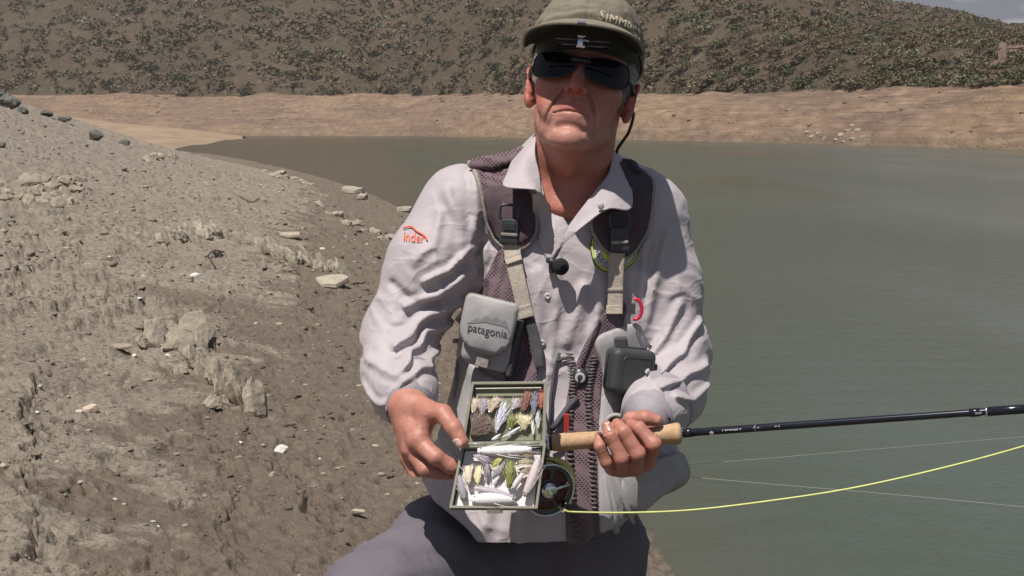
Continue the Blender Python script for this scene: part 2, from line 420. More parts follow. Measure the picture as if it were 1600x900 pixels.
def far_disp(p, v):
    hill = np.clip((v - .97) * 12, 0, 1)
    n = fbm(p * (.03, .03, .03), 4, 61) - .5
    g = 1 - np.abs(fbm(p * (.05, .02, .0), 4, 66) * 2 - 1) * 2
    band = (fbm(p * (.16, .16, .5), 5, 71) - .5) * 1.6 + (1 - np.abs(fbm(p * (.035, .012, 0), 3, 79) * 2 - 1) * 2.5) * 1.6 - .6
    env = np.clip(v * 3, 0, 1) * (1 - hill) * np.clip((1.0 - v) * 5, .12, 1) + hill
    taper = np.clip((2.0 - v) * 3, .1, 1)
    return env * ((1 - hill) * band + hill * (n * 9 * np.clip((v - .97) * 3, 0, 1) * taper + (g * 2.5 + (fbm(p * .22, 3, 81) - .5) * 2.2) * taper * np.clip((v - .97) * 8, 0, 1)))
rows = np.concatenate([np.linspace(0, 1, 70), np.linspace(1, 2, 190)[1:], np.linspace(2, 2.5, 8)[1:]])
RV = []; VV = []
for v in rows:
    Yv, zv = fshore(v); RV.append(np.stack([Yv * Xr, Yv, zv], -1)); VV.append(np.full(len(pxs), v))
RV = np.stack(RV); VV = np.stack(VV)
RV[..., 2] += far_disp(RV, VV)
RV[0, :, 2] = -.8
nb_ = 70
def _band(t, b, co, geo):
    sp = t.new('ShaderNodeSeparateXYZ', {0: geo})
    n = t.noise(t.mapv(geo, (.04, .04, .5)), 1.6, 7, .6, .8)
    n2 = t.noise(t.mapv(geo, (.25, .1, 2.5)), 1.2, 6, .65, .3)
    c = t.mix(t.ramp(n, [(.38, 0), (.60, 1)]), (.220, .145, .110), (.330, .222, .160))
    c = t.mix(t.ramp(t.noise(geo, .035, 4, .5, 1.), [(.45, 0), (.62, .7)]), c, (.40, .268, .165))
    c = t.mix(t.ramp(n2, [(.38, .65), (.50, 0)]), c, (.185, .128, .098))
    c = t.mix(t.ramp(n2, [(.60, 0), (.74, .55)]), c, (.44, .36, .27))
    # old water marks: thin level lines
    wv = t.new('ShaderNodeTexWave', {'Vector': t.mapv(geo, (.02, .02, 1.0)), 'Scale': 1.1, 'Distortion': 1.4, 'Detail': 3.0}, bands_direction='Z').outputs[1]
    c = t.mix(t.math('MULTIPLY', wv, .16), c, (.42, .36, .27))
    low = t.ramp(sp.outputs[2], [(0.2, 1), (1.0, 0)])
    c = t.mix(t.math('MULTIPLY', low, .5), c, (.24, .19, .13))
    t.l.new(c, b.inputs['Base Color'])
    bump(t, b, t.noise(t.mapv(geo, (1, .5, 1.5)), .7, 7, .68, .5), 1.0, 1.6)
def _hill(t, b, co, geo):
    n = t.noise(geo, .05, 6, .6, .6); n2 = t.noise(geo, .55, 5, .65)
    c = t.mix(t.ramp(n, [(.35, 0), (.65, 1)]), (.082, .063, .043), (.108, .083, .058))
    c = t.mix(t.ramp(n2, [(.56, 0), (.74, .7)]), c, (.23, .165, .12))
    t.l.new(c, b.inputs['Base Color']); bump(t, b, n2, 1, 1.5)
M_band = material('bare red earth', fn=_band, rough=.95, Specular_IOR_Level=.15)
M_hill = material('scrub earth', fn=_hill, rough=.95, Specular_IOR_Level=.15)
m1 = mesh_of(RV[:nb_].reshape(-1, 3), grid_faces(nb_, len(pxs))[:, ::-1])
tag(obj('far_shore', m1, M_band, smooth=True), kind='structure')
m2 = mesh_of(RV[nb_ - 1:].reshape(-1, 3), grid_faces(len(rows) - nb_ + 1, len(pxs))[:, ::-1])
tag(obj('hill', m2, M_hill, smooth=True), kind='structure')
# sand spit on the left, low and pale
sp_top = [(-300, 168), (0, 168), (60, 172), (130, 183), (200, 191), (280, 201), (340, 208), (392, 213.5)]
sp_bot = [(-300, 262), (0, 256), (120, 246), (200, 240), (262, 236), (300, 231), (340, 224), (392, 215.0)]
SV = []
for px in np.linspace(-300, 392, 160):
    a = np.interp(px, [q[0] for q in sp_top], [q[1] for q in sp_top]); c = np.interp(px, [q[0] for q in sp_bot], [q[1] for q in sp_bot])
    c = c + 1.2 * math.sin(px * .12)
    y0 = toz(px, c)[1]; y1 = max(y0 + 2, np.interp(px, [-300, 0, 392], [210, 205, 213]) if px < 380 else y0 + 6)
    row = []
    for k in range(24):
        t = k / 23; Y = y0 + (y1 - y0) * t; z1 = max(.05, zat(a, y1)); z = z1 * t ** 1.1 - .06 * (1 - t) ** 3
        z += (vnoise(np.array([[Y * .05, px * .02, 0]]))[0] - .5) * .5 * t * min(1, z1)
        row.append((Y * (px - 800) / FPX / math.cos(PITCH), Y, z))
    row.append((row[-1][0], row[-1][1] + 6, -1.5)); SV.append(row)
SV = np.array(SV); M_spit = material('pale sand', fn=lambda t, b, co, geo: (t.l.new(t.mix(t.ramp(t.noise(t.mapv(geo, (.1, .1, 3)), 1.5, 5), [(.4, 0), (.6, 1)]), (.27, .195, .135), (.345, .255, .178)), b.inputs['Base Color']), bump(t, b, t.noise(geo, 1.2, 5), .6, .3)), rough=.95, Specular_IOR_Level=.15)
tag(obj('sand_spit', mesh_of(SV.reshape(-1, 3), grid_faces(160, 25)), M_spit, smooth=True), kind='structure')
# blue ridge far behind, right edge
rx = np.linspace(1450, 2300, 60); RG = []
for px in rx:
    y = np.interp(px, [1450, 1530, 1560, 1600, 1700, 2300], [70, 50, 40, 35, 28, 36]) + 2 * (vnoise(np.array([[px * .05, 0, 0]]))[0] - .5)
    RG.append([P(px, 150, 620), P(px, y, 620), P(px, 150, 900)])
RG = np.array(RG); M_ridge = plain('distant wooded ridge', (.030, .042, .046), .95, .3, .01)
tag(obj('distant_ridge', mesh_of(RG.reshape(-1, 3), grid_faces(60, 3)), M_ridge), kind='structure')
# ================================================================== the angler: frames
def rotX(a): c, s = math.cos(a), math.sin(a); return np.array([[1, 0, 0], [0, c, -s], [0, s, c]])
def rotY(a): c, s = math.cos(a), math.sin(a); return np.array([[c, 0, s], [0, 1, 0], [-s, 0, c]])
def rotZ(a): c, s = math.cos(a), math.sin(a); return np.array([[c, -s, 0], [s, c, 0], [0, 0, 1]])
HO = B(907, 147, 0.0)                                    # between the ears
HR = rotY(math.radians(9.0)) @ rotZ(math.radians(-6.5)) @ rotX(math.radians(-15.0))
def hw(p): return (np.asarray(p, float) / 1000.0) @ HR.T + HO        # head millimetres -> world
def hl(p): return (p - HO.astype(np.float32)) @ HR.astype(np.float32) * 1000
def hm(pm):
    """mirror helper: returns |x|"""
    q = pm.copy(); q[:, 0] = np.abs(q[:, 0]); return q
def head_sdf(q):
    m = hm(q)
    d = s_ell(q, (0, 14, 48), (76, 98, 84))
    d = smin(d, s_ell(q, (0, -30, -10), (59, 62, 74)), 22)
    d = smin(d, s_ell(m, (46, -52, -12), (19, 25, 19)), 20)            # cheekbone
    d = smin(d, s_ell(m, (34, -62, -42), (22, 23, 28)), 20)            # cheek
    d = smin(d, s_chain(m, [(51, -2, -34), (43, -16, -62), (22, -66, -94)], [13, 12, 12]), 18)
    d = smin(d, s_ell(m, (31, -46, -76), (15, 26, 17)), 14)            # jowl
    d = smin(d, s_ell(q, (0, -82, -96), (24, 17, 17)), 14)             # chin
    d = smin(d, s_ell(q, (0, -74, -60), (31, 25, 32)), 16)             # muzzle
    d = smin(d, s_cap(m, (8, -86, 22), (46, -70, 22), 9, 8), 12)       # brow
    d = smax(d, -s_ell(m, (33, -92, 6), (18, 13, 12)), 10)             # eye socket
    d = smin(d, s_ell(m, (32, -74, 5), (15, 13, 12)), 5)
    # nose
    n = s_chain(q, [(0, -87, 14), (0, -99, -2), (0, -111, -20)], [8, 9, 9])
    n = smin(n, s_ell(m, (12, -100, -24.5), (7.5, 10.5, 7)), 6)
    n = smin(n, s_cap(q, (0, -111, -23), (0, -98, -32), 5, 4.5), 5)
    d = smin(d, n, 9)
    d = smax(d, -s_ell(m, (7.0, -107.0, -29.5), (3.6, 4.6, 4.6)), 1.6)
    # folds beside the mouth
    fold = s_chain(m, [(18, -97, -24), (26, -91, -38), (32, -83, -53), (37, -76, -64)], [1.4, 1.6, .9, .2])
    d = smax(d, -(fold + 0.5), 6)
    d = smin(d, s_ell(m, (35, -76, -50), (10, 11, 20)), 9)
    # philtrum, lips
    d = smin(d, s_ell(q, (0, -92.5, -45), (20, 7, 9)), 10)
    up = s_chain(m, [(0, -98, -53.5), (8, -97.5, -52.8), (17, -93.5, -55), (26, -86, -58.5)], [1.8, 2.0, 1.5, .6])
    lo = s_chain(m, [(0, -95.5, -62), (10, -94, -61.5), (24, -86, -60)], [2.8, 2.6, 1.0])
    d = smin(d, up, 5); d = smin(d, lo, 6)
    ax_ = m[:, 0]; fr = np.clip((-60 - q[:, 1]) / 15, 0, 1)
    zc = -57.6 - .0042 * ax_ ** 2 + .03 * q[:, 0]
    d = d + fr * 3.0 * np.exp(-((q[:, 2] - zc) / 1.3) ** 2) * np.clip((31 - ax_) / 6, 0, 1)                     # the closed mouth
    xf = np.interp(-m[:, 2], [20, 26, 38, 52, 64, 74], [16, 19, 26, 32, 36, 38]); zf = np.clip((m[:, 2] + 74) / 16, 0, 1) * np.clip((-18 - m[:, 2]) / 8, 0, 1)
    d = d + fr * (2.6 * np.exp(-((ax_ - xf) / 2.0) ** 2) - 1.2 * np.exp(-((ax_ - xf - 6) / 4) ** 2)) * zf
    d = smax(d, -s_chain(m, [(0, -98, -79), (13, -95, -80), (20, -90, -83)], [2.5, 2.5, 1.5]), 10)   # crease above the chin
    d = smax(d, -s_ell(q, (0, -103, -38), (2.4, 5, 6)), 5)
    # marionette creases
    d = smax(d, -s_chain(m, [(40, -76, -26), (44, -68, -44), (42, -62, -62)], [.9, 1.1, .5]), 4)
    d = smax(d, -s_chain(m, [(50, -72, 2), (58, -60, -4), (62, -50, -12)], [.6, .8, .4]), 3)
    # ear
    RE = rotZ(math.radians(24)) @ rotY(math.radians(10))
    e = s_ell(m, (80, 8, 2), (7.5, 18, 32), RE)
    e = smin(e, s_ell(m, (77, -2, -24), (6.5, 9, 12), RE), 6)
    e = smax(e, -s_ell(m, (88.5, 2, 6), (6.5, 10, 19), RE), 4)
    e = smin(e, s_cap(m, (77, -7, 3), (77, -6, -10), 4.5, 5), 3)
    e = smin(e, s_ell(m, (70, 6, -2), (10, 11, 22)), 6)
    d = smin(d, e, 5)
    return d
NKB = B(898, 330, 0.03)
def skin_sdf(p):
    q = hl(p); dh = head_sdf(q) * .001
    # neck, throat, cords and the top of the chest
    n = s_cap(p, hw((0, 16, -50)), B(900, 330, .060), .058, .066)
    n = smin(n, s_cap(p, hw((0, -12, -80)), B(894, 300, .016), .035, .040), .03)
    n = smin(n, s_ell(p, hw((2, -32, -116)), (.014, .013, .020)), .016)     # throat
    for sx in (-1, 1):
        n = smin(n, s_cap(p, hw((sx * 47, 16, -52)), B(893 + sx * 22, 322, -.008), .014, .010), .018)
        n = smax(n, -s_cap(p, hw((sx * 22, -50, -108)), B(893 + sx * 9, 305, -.05), .006, .005), .012)
    d = smin(dh, n, .018)
    d = smin(d, s_cap(p, hw((0, -58, -96)), hw((0, -20, -110)), .013, .02), .022)
    t = s_ell(p, B(890, 440, .075), (.15, .095, .15))
    t = smin(t, s_cap(p, B(790, 330, .08), B(990, 335, .08), .045, .045), .05)
    for sx in (-1, 1): t = smin(t, s_cap(p, B(893 + sx * 12, 328, -.035), B(893 + sx * 70, 312, .01), .008, .006), .02)
    d = smin(d, t, .05)
    nn = fbm(p * 60, 3, 5) - .5
    return d + nn * .0009 + (fbm(p * np.array([35, 35, 70]), 3, 15) - .5) * .0018
V0, F0 = net(skin_sdf, B(812, -20, -.16) - np.array([.0, 0, 0]), B(1040, 420, .16), .0016)
BODY = [(V0, F0)]

def flatcap(p, a, b, r1, r2): return s_cap(p, a, b, r1 * .001, r2 * .001)
def finger(p, pts, rs):
    Q = [Bh(*q) for q in pts]; d = s_chain(p, Q, [r * .001 for r in rs])
    for q, r in zip(Q[1:-1], rs[1:-1]): d = smin(d, L(p - q.astype(np.float32)) - (r + .5) * .001, .004)      # knuckles
    for a_, b_, r in zip(Q[:-1], Q[1:], rs[1:]):
        ax_ = (b_ - a_) / np.linalg.norm(b_ - a_); t_ = (p - b_.astype(np.float32)) @ ax_.astype(np.float32); nr_ = np.abs(L(p - b_.astype(np.float32)) - r * .001) < .006
        d = d + np.where(nr_, .0007 * (np.exp(-((t_ - .0012) / .0007) ** 2) + np.exp(-((t_ + .0016) / .0007) ** 2)), 0)
    return d
def rhand_sdf(p):
    wr = (636, 634, -.250)
    d = s_chain(p, [B(622, 585, -.11), Bh(*wr)], [.030, .0245])
    d = smin(d, s_cap(p, Bh(630, 632, -.24), Bh(646, 634, -.262), .022, .022), .01)
    for q, r in (((654, 688, -.305), 15), ((644, 700, -.290), 15.5), ((640, 714, -.272), 15), ((643, 724, -.252), 13)):
        d = smin(d, flatcap(p, Bh(*wr), Bh(*q), 21, r), .012)
    d = smin(d, flatcap(p, Bh(*wr), Bh(668, 642, -.290), 19, 15.5), .014)
    th = finger(p, [(664, 641, -.288), (692, 646, -.318), (709, 669, -.340), (722, 690, -.350)], [15, 12.5, 11.2, 9.6])
    d = smin(d, th, .007)
    d = smin(d, flatcap(p, Bh(672, 652, -.300), Bh(656, 682, -.302), 10, 12), .012)          # web
    f = finger(p, [(653, 690, -.305), (680, 714, -.326), (705, 729, -.322), (728, 735, -.312)], [14, 11.6, 10.6, 9])
    f = np.minimum(f, finger(p, [(644, 704, -.290), (664, 733, -.310), (695, 742, -.305), (716, 742, -.298)], [13.5, 11, 10, 8.5]))
    f = np.minimum(f, finger(p, [(640, 716, -.272), (652, 742, -.288), (682, 750, -.285), (702, 748, -.282)], [13, 10.5, 9.6, 8]))
    f = np.minimum(f, finger(p, [(643, 722, -.252), (650, 744, -.262), (672, 752, -.262), (690, 750, -.262)], [11.5, 9.4, 8.6, 7.5]))
    d = smin(d, f, .004)
    d = smax(d, -flatcap(p, Bh(662, 655, -.318), Bh(666, 672, -.322), 1.2, 1.2), .006)
    # tendons and veins on the back of the hand
    for q in ((654, 688), (644, 700), (640, 714)):
        d = smin(d, s_cap(p, Bh(636, 645, -.272), Bh(q[0] - 4, q[1] - 8, -.300), .0022, .003), .006)
    n = fbm(p * 140, 3, 4) - .5; return d + n * .0006 + (fbm(p * 50, 2, 6) - .5) * .0016
def lhand_sdf(p):
    wr = (1006, 668, -.205)
    d = s_chain(p, [B(1034, 628, -.07), Bh(*wr)], [.030, .0235])
    for q, r in (((1010, 722, -.262), 12.5), ((992, 730, -.264), 13), ((972, 732, -.262), 13), ((956, 730, -.256), 11.5)):
        d = smin(d, flatcap(p, Bh(*wr), Bh(*q), 17, r), .012)
    f = finger(p, [(1011, 722, -.268), (1021, 694, -.316), (999, 669, -.306), (986, 663, -.288)], [12.5, 10.6, 9.2, 7.8])
    f = np.minimum(f, finger(p, [(992, 731, -.268), (996, 709, -.322), (975, 675, -.318), (964, 662, -.296)], [12.5, 10.8, 9.4, 7.8]))
    f = np.minimum(f, finger(p, [(972, 733, -.264), (971, 716, -.320), (954, 682, -.318), (948, 665, -.298)], [12, 10.4, 9.0, 7.6]))
    f = np.minimum(f, finger(p, [(956, 731, -.256), (948, 722, -.308), (938, 698, -.311), (936, 682, -.298)], [10.5, 9.0, 8.0, 7.0]))
    d = smin(d, f, .0018)
    th = finger(p, [(974, 672, -.240), (986, 656, -.262), (1008, 653, -.276), (1025, 657, -.278)], [14, 11.4, 10.6, 8.8])
    d = smin(d, th, .005)
    n = fbm(p * 140, 3, 14) - .5; return d + n * .0006 + (fbm(p * 50, 2, 16) - .5) * .0014
BODY.append(net(rhand_sdf, Bh(570, 775, -.40), Bh(745, 560, -.08), .0015))
BODY.append(net(lhand_sdf, Bh(905, 775, -.37), Bh(1085, 590, -.05), .0015))
def _skin(t, b, co, geo):
    vc = t.new('ShaderNodeVertexColor', layer_name='flush').outputs[0]
    base = t.mix(vc, (.47, .228, .170), (.43, .112, .088))
    m = t.noise(geo, 55, 6, .6); base = t.mix(t.ramp(m, [(.35, 0), (.7, .7)]), base, (.33, .140, .100))
    sp = t.noise(geo, 260, 3, .6); base = t.mix(t.ramp(sp, [(.56, 0), (.70, .5)]), base, (.23, .105, .072))
    # grey stubble on jaw and chin
    st = t.new('ShaderNodeVertexColor', layer_name='stubble').outputs[0]
    base = t.mix(t.math('MULTIPLY', st, t.ramp(t.noise(geo, 900, 2), [(.45, .1), (.6, .55)])), base, (.42, .38, .36))
    t.l.new(base, b.inputs['Base Color'])
    nb = bump(t, b, t.noise(geo, 520, 3, .7), .35, .0008)
    bump(t, b, t.noise(t.mapv(geo, (1, 1, 2.2)), 110, 4, .65), .34, .0018, nb)
M_skin = material('sunburnt skin', fn=_skin, rough=.48, Specular_IOR_Level=.4)
_b = None
def finish_skin(parts, parent):
    v, f = merge(parts); me = mesh_of(v, f); q = hl(v.astype(np.float32))
    def blob(c, r): return np.clip(1 - L((q - np.array(c, np.float32)) / np.array(r, np.float32)), 0, 1)
    m = q.copy(); m[:, 0] = abs(m[:, 0])
    fl = np.zeros(len(v))
    for c, r, a in (((0, -110, -26), (20, 22, 22), 1.0), ((84, 6, 2), (16, 40, 50), 1.3), ((45, -60, -30), (34, 34, 34), .9),
                    ((0, -98, -51), (28, 12, 8), 1.4), ((0, -40, -150), (70, 60, 60), .6)):
        fl = np.maximum(fl, a * np.clip(1.4 * (1 - L((m - np.array(c, np.float32)) / np.array(r, np.float32))), 0, 1))
    fl = np.clip(fl + .08 + .45 * fbm(v * 22, 3, 2), 0, 1)
    hand = q[:, 2] < -330
    fl[hand] = .12 + .45 * (fbm(v[hand] * 40, 2, 3) - .3)
    # V of the chest is ruddy
    ch = (~hand) & (q[:, 2] < -120); fl[ch] = .5
    stb = np.clip((-46 - q[:, 2]) / 12, 0, 1) * np.clip((q[:, 2] + 120) / 20, 0, 1) * np.clip((-10 - q[:, 1]) / 20, 0, 1)
    for nm, a in (('flush', fl), ('stubble', stb * .35)):
        ca = me.color_attributes.new(nm, 'FLOAT_COLOR', 'POINT'); a = np.clip(a, 0, 1)
        ca.data.foreach_set('color', np.stack([a, a, a, np.ones_like(a)], 1).astype(np.float32).ravel())
    return obj('body', me, M_skin, parent, smooth=True)
PERSON = empty('person', 'man in olive cap, sunglasses and fishing vest, kneeling, holding a fly box and a rod', 'person', loc=tuple(P(850, 950, 2.25)))
def pp(name, mesh, mat, parent=None, smooth=False, **k):
    """a part of the person, kept where it was modelled in world space"""
    o = obj(name, mesh, mat, None, smooth, **k); par = parent or PERSON; o.parent = par
    root = par
    M = Matrix.Identity(4)
    while root is not None: M = root.matrix_basis @ M if False else M @ Matrix.Identity(4); root = root.parent
    return o
BODY_OBJ = finish_skin(BODY, PERSON)
HRC = rotY(math.radians(-3.8)) @ HR
def hwc(p): return (np.asarray(p, float) / 1000.0) @ HRC.T + HO + np.array([.004, 0, .001])
def hgrid(G, wrap=False, flip=False, fn=None):
    """head-space grid -> world mesh"""
    G = np.asarray(G); n, m = G.shape[:2]; f = grid_faces(n, m, wrap)
    return mesh_of((fn or hw)(G.reshape(-1, 3)), f[:, ::-1] if flip else f)
def fabric(name, color, weave=900, rough=.85, bs=.25, var=.1, wr=60, **kw):
    def fn(t, b, co, geo):
        n = t.noise(geo, wr, 5); c = t.mix(1.0, color, t.ramp(n, [(.3, 1 - var), (.7, 1 + var)]), 'MULTIPLY')
        t.l.new(c, b.inputs['Base Color'])
        v = t.new('ShaderNodeTexNoise', {'Vector': t.mapv(geo, (1, 1, 3)), 'Scale': weave, 'Detail': 2.0}).outputs[0]
        nb = bump(t, b, t.noise(geo, wr * 1.5, 4, .6, .6), bs, .004 + .004 * (wr < 40)); bump(t, b, v, bs * .8, .0006, nb)
    return material(name, color, rough, fn, **kw)
# ---------------------------------------------------------------- cap
M_cap = fabric('olive cotton', (.180, .157, .117), 1200, .9, .45, .12, 45)
M_capshade = fabric('cap cloth darkened as shade', (.045, .042, .034), 1200, .9)  # olive cloth darkened to put the shade under the brim into its colour
M_thread = plain('tan embroidery', (.50, .44, .31), .8, .15, 900, .4, .0005, 2500)
CAPE = empty('cap'); tag(CAPE); CAPE.parent = PERSON
PERSON_INV = Matrix.Translation(PERSON.location).inverted()
def keep(o, par):
    """parent without moving: every frame here is unrotated, so only locations add up"""
    o.parent = par; off = Vector((0, 0, 0)); r = par
    while r is not None: off += r.location; r = r.parent
    o.location = o.location - off if not getattr(o, '_k', None) else o.location
    return o
def part(name, mesh, mat, par, smooth=False, **k):
    o = obj(name, mesh, mat, None, smooth, **k); return keep(o, par)
BODY_OBJ.location = -PERSON.location
CAPE.location = (0, 0, 0)
na, nt = 240, 60
A = np.linspace(0, 2 * math.pi, na, endpoint=False)          # 0 = front, + = wearer's left (viewer's right)
def ring_z(a): return 36 + 43 * (np.cos(a) * .5 + .5) ** 1.3 + 3 * np.cos(a)
def crown_pt(a, t):
    """t 0 at the band, 1 at the button"""
    zb = ring_z(a); ph = t * math.pi / 2
    k = np.cos(ph) ** .70; z = zb + (162 - zb) * np.sin(ph) ** .90
    lean = 1 + .02 * np.sin(ph * 2)
    return np.stack([87 * np.sin(a) * k * lean, 14 - 108 * np.cos(a) * k * lean, z], -1)
TT, AA = np.meshgrid(np.linspace(0, 1, nt), A, indexing='ij')
CP = crown_pt(AA, TT)
nrm = CP - np.array([0, 14, 60]); nrm /= np.linalg.norm(nrm, axis=-1, keepdims=True)
seam = np.min(np.abs((AA[..., None] - np.arange(0, 7) * math.pi / 3 + 0) * 1), -1)
arc = seam * 90 * np.cos(TT * math.pi / 2) ** .8
dd = -1.3 * np.exp(-(arc / 1.6) ** 2) + .5 * np.exp(-((arc - 4) / 1.5) ** 2)
dd += (fbm(CP / 34, 4, 8) - .5) * 9 * np.clip(TT * 4, .25, 1)
# sideways creases above the band
cr = 1 - np.abs(fbm(CP / np.array([60, 60, 16]), 3, 15) * 2 - 1) * 3
dd += np.clip(cr, -.2, 1) * 3.2 * np.exp(-((TT - .16) / .14) ** 2)
dd += 4.0 * np.exp(-((TT - .07) / .05) ** 2) * np.clip(np.cos(AA) * 1.5, 0, 1)
CP = CP + nrm * dd[..., None]
cap_o = part('crown', hgrid(CP, True, False, hwc), M_cap, CAPE, True); mod(cap_o, 'SOLIDIFY', thickness=.0022, offset=-1)
bt = hwc([(0, 14, 163)])[0]
v_, f_ = tube([bt - HR[:, 2] * .002, bt + HR[:, 2] * .002, bt + HR[:, 2] * .004], [.007, .007, .003], 16); part('button', mesh_of(v_, f_), M_cap, CAPE, True)
ns, nt2 = 90, 24
BRG = np.zeros((nt2, ns, 3)); S = np.linspace(-1, 1, ns)
for i in range(nt2):
    t = i / (nt2 - 1)
    a = S * math.radians(66)
    root = np.stack([86 * np.sin(a), 14 - 107 * np.cos(a), ring_z(a) + 1 + 0 * a], -1)
    b_ = S * math.radians(88)
    out = np.stack([92 * np.sign(S) * np.abs(np.sin(b_)) ** .9, -74 - 112 * np.cos(b_) ** .58, 48 - 9 * S ** 2 - 3 * S ** 4], -1)
    bulge = math.sin(t * math.pi) * 5 * (1 - S ** 2 * .3)
    BRG[i] = root * (1 - t) + out * t; BRG[i, :, 2] += bulge
    # stitched rows
    BRG[i, :, 2] += -.5 * (math.sin(t * 40) > .85)
br = part('brim', hgrid(BRG, False, True, hwc), [M_cap, M_capshade], CAPE, True)
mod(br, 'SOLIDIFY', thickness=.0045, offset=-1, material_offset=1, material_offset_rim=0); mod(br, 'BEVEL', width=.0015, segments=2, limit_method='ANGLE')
# inner band; its dark front drop stands in for shade on the forehead
a_ = np.linspace(0, 2 * math.pi, 90)
sb = np.stack([np.stack([85 * np.sin(a_) * k, 14 - 106 * np.cos(a_) * k, ring_z(a_) + dz - (33 * np.clip(np.cos(a_), 0, 1) ** 1.0 if dz < 0 else 0)], -1) for k, dz in ((.985, 3), (.955, -8), (.935, -8), (.935, 3))])
part('sweatband_and_shade', hgrid(sb, False, False, hwc), M_capshade, CAPE, True)

def text_mesh(txt, size, depth=.0006, shear=0, spacing=1.0):
    cu = bpy.data.curves.new('t', 'FONT'); cu.body = txt; cu.size = size; cu.extrude = 0; cu.align_x = 'CENTER'; cu.align_y = 'CENTER'
    cu.resolution_u = 3; cu.shear = shear; cu.space_character = spacing
    to = bpy.data.objects.new('t', cu); COL.objects.link(to); dg = bpy.context.evaluated_depsgraph_get()
    me = bpy.data.meshes.new_from_object(to.evaluated_get(dg)); bpy.data.objects.remove(to)
    bm = bmesh.new(); bm.from_mesh(me); bmesh.ops.triangulate(bm, faces=bm.faces)
    bmesh.ops.subdivide_edges(bm, edges=[e for e in bm.edges if e.calc_length() > size * .18], cuts=2)
    bmesh.ops.triangulate(bm, faces=bm.faces)
    bm.to_mesh(me); bm.free(); return me
def bvh_of(*objs):
    dg = bpy.context.evaluated_depsgraph_get(); V, F = [], []
    for o in objs:
        e = o.evaluated_get(dg); m = e.to_mesh(); n = len(V); mw = o.matrix_world
        off = Vector((0, 0, 0)); r = o
        while r is not None: off += r.location; r = r.parent
        V.extend([v.co + off for v in m.vertices]); F.extend([tuple(i + n for i in p.vertices) for p in m.polygons]); e.to_mesh_clear()
    return BVHTree.FromPolygons(V, F)
CAMV = Vector((0, 0, H))
def drape_point(bvh, p, off, back=.5):
    d = Vector((0, 1, 0)); o = Vector(p) - d * back
    h = bvh.ray_cast(o, d, back * 2)
    if h[0] is None:
        h = bvh.find_nearest(Vector(p)); return Vector(h[0]) + Vector(h[1]) * off
    n = h[1] if h[1].dot(d) < 0 else -h[1]
    return h[0] + n * off
def drape_text(name, txt, px, py, size, ang, bvh, mat, par, dy=0., off=.0012, shear=0, spacing=1.0, xs=1.0, th=.0006):
    me = text_mesh(txt, size, spacing=spacing, shear=shear); c = B(px, py, dy); ca, sa = math.cos(ang), math.sin(ang)
    for v in me.vertices:
        x, z = v.co.x * xs, v.co.y
        v.co = drape_point(bvh, (c[0] + x * ca - z * sa, c[1], c[2] + x * sa + z * ca), off)
    o = part(name, me, mat, par); mod(o, 'SOLIDIFY', thickness=th, offset=0); return o
bvh_cap = bvh_of(cap_o)
drape_text('lettering', 'S', 941, 22, .0170, math.radians(-12), bvh_cap, M_thread, CAPE, -.1, off=.0036)
drape_text('lettering', 'IMMS', 970, 30.5, .0150, math.radians(-14), bvh_cap, M_thread, CAPE, -.1, spacing=1.12, xs=1.15, off=.0016)
# ---------------------------------------------------------------- hair: short and grey, strand by strand
rs = np.random.RandomState(4); HV, HF = [], []
M_hair = plain('grey hair', (.34, .32, .30), .6, .3, 700)
n_h = 0; tri = 0
cand = rs.normal(size=(60000, 3)); cand /= np.linalg.norm(cand, axis=1)[:, None]
ptsH = cand * np.array([77, 99, 86]) + np.array([0, 14, 46])
keepm = (ptsH[:, 2] < 66) & (ptsH[:, 2] > -28) & (np.abs(ptsH[:, 0]) > 20) & ((ptsH[:, 1] > 14) | ((ptsH[:, 1] > -28 - .2 * ptsH[:, 2]) & (ptsH[:, 2] > -6)) & (np.abs(ptsH[:, 0]) > 55))
ptsH = ptsH[keepm]; nH = cand[keepm]
ln = rs.uniform(7, 13, len(ptsH)); dr = nH * .55 + np.array([0, .55, -.75]) + rs.normal(size=nH.shape) * .18
tip = ptsH + dr * ln[:, None]; side = np.cross(dr, nH); side /= np.linalg.norm(side, axis=1)[:, None] + 1e-9
mid = ptsH + dr * ln[:, None] * .5 + nH * 1.2
k = .38
vv = np.stack([ptsH - side * k, ptsH + side * k, mid + side * k * .8, mid - side * k * .8, tip], 1).reshape(-1, 3)
i0 = np.arange(len(ptsH)) * 5
ff = [(a, a + 1, a + 2, a + 3) for a in i0] + [(a + 3, a + 2, a + 4) for a in i0]
part('hair', mesh_of(hw(vv), ff), M_hair, PERSON)
# ---------------------------------------------------------------- sunglasses
M_lens = material('black glossy lens', (.006, .005, .006), .12, Specular_IOR_Level=.22)
M_frame = material('dark shiny frame', (.010, .010, .012), .3)
M_chrome = material('polished metal', (.75, .75, .78), .18, Metallic=1.0)
GL = empty('sunglasses'); keep(GL, PERSON); GL.location = (0, 0, 0)
def lens_pt(a, z, off=0):
    R = 85 + off; return np.stack([R * np.sin(a), -20 - R * np.cos(a) * (1 - .0 * z) + (z - 8) ** 2 * .004, z], -1)
def lens_shape(th, sx):
    """outline in (angle, z): wide rounded wrap lens, pulled down at the outer end"""
    c, s = math.cos(th), math.sin(th)
    ca = 31; wa = 27; hz = 21
    a = ca + wa * math.copysign(abs(c) ** .62, c); z = 11 + hz * math.copysign(abs(s) ** .72, s)
    z += (a - ca) * .10 - 3.5 * max(0, -c) * (1 if s < 0 else 0) * -1
    if s < 0 and c < 0: z += 4 * abs(c)
    return math.radians(a) * sx, z
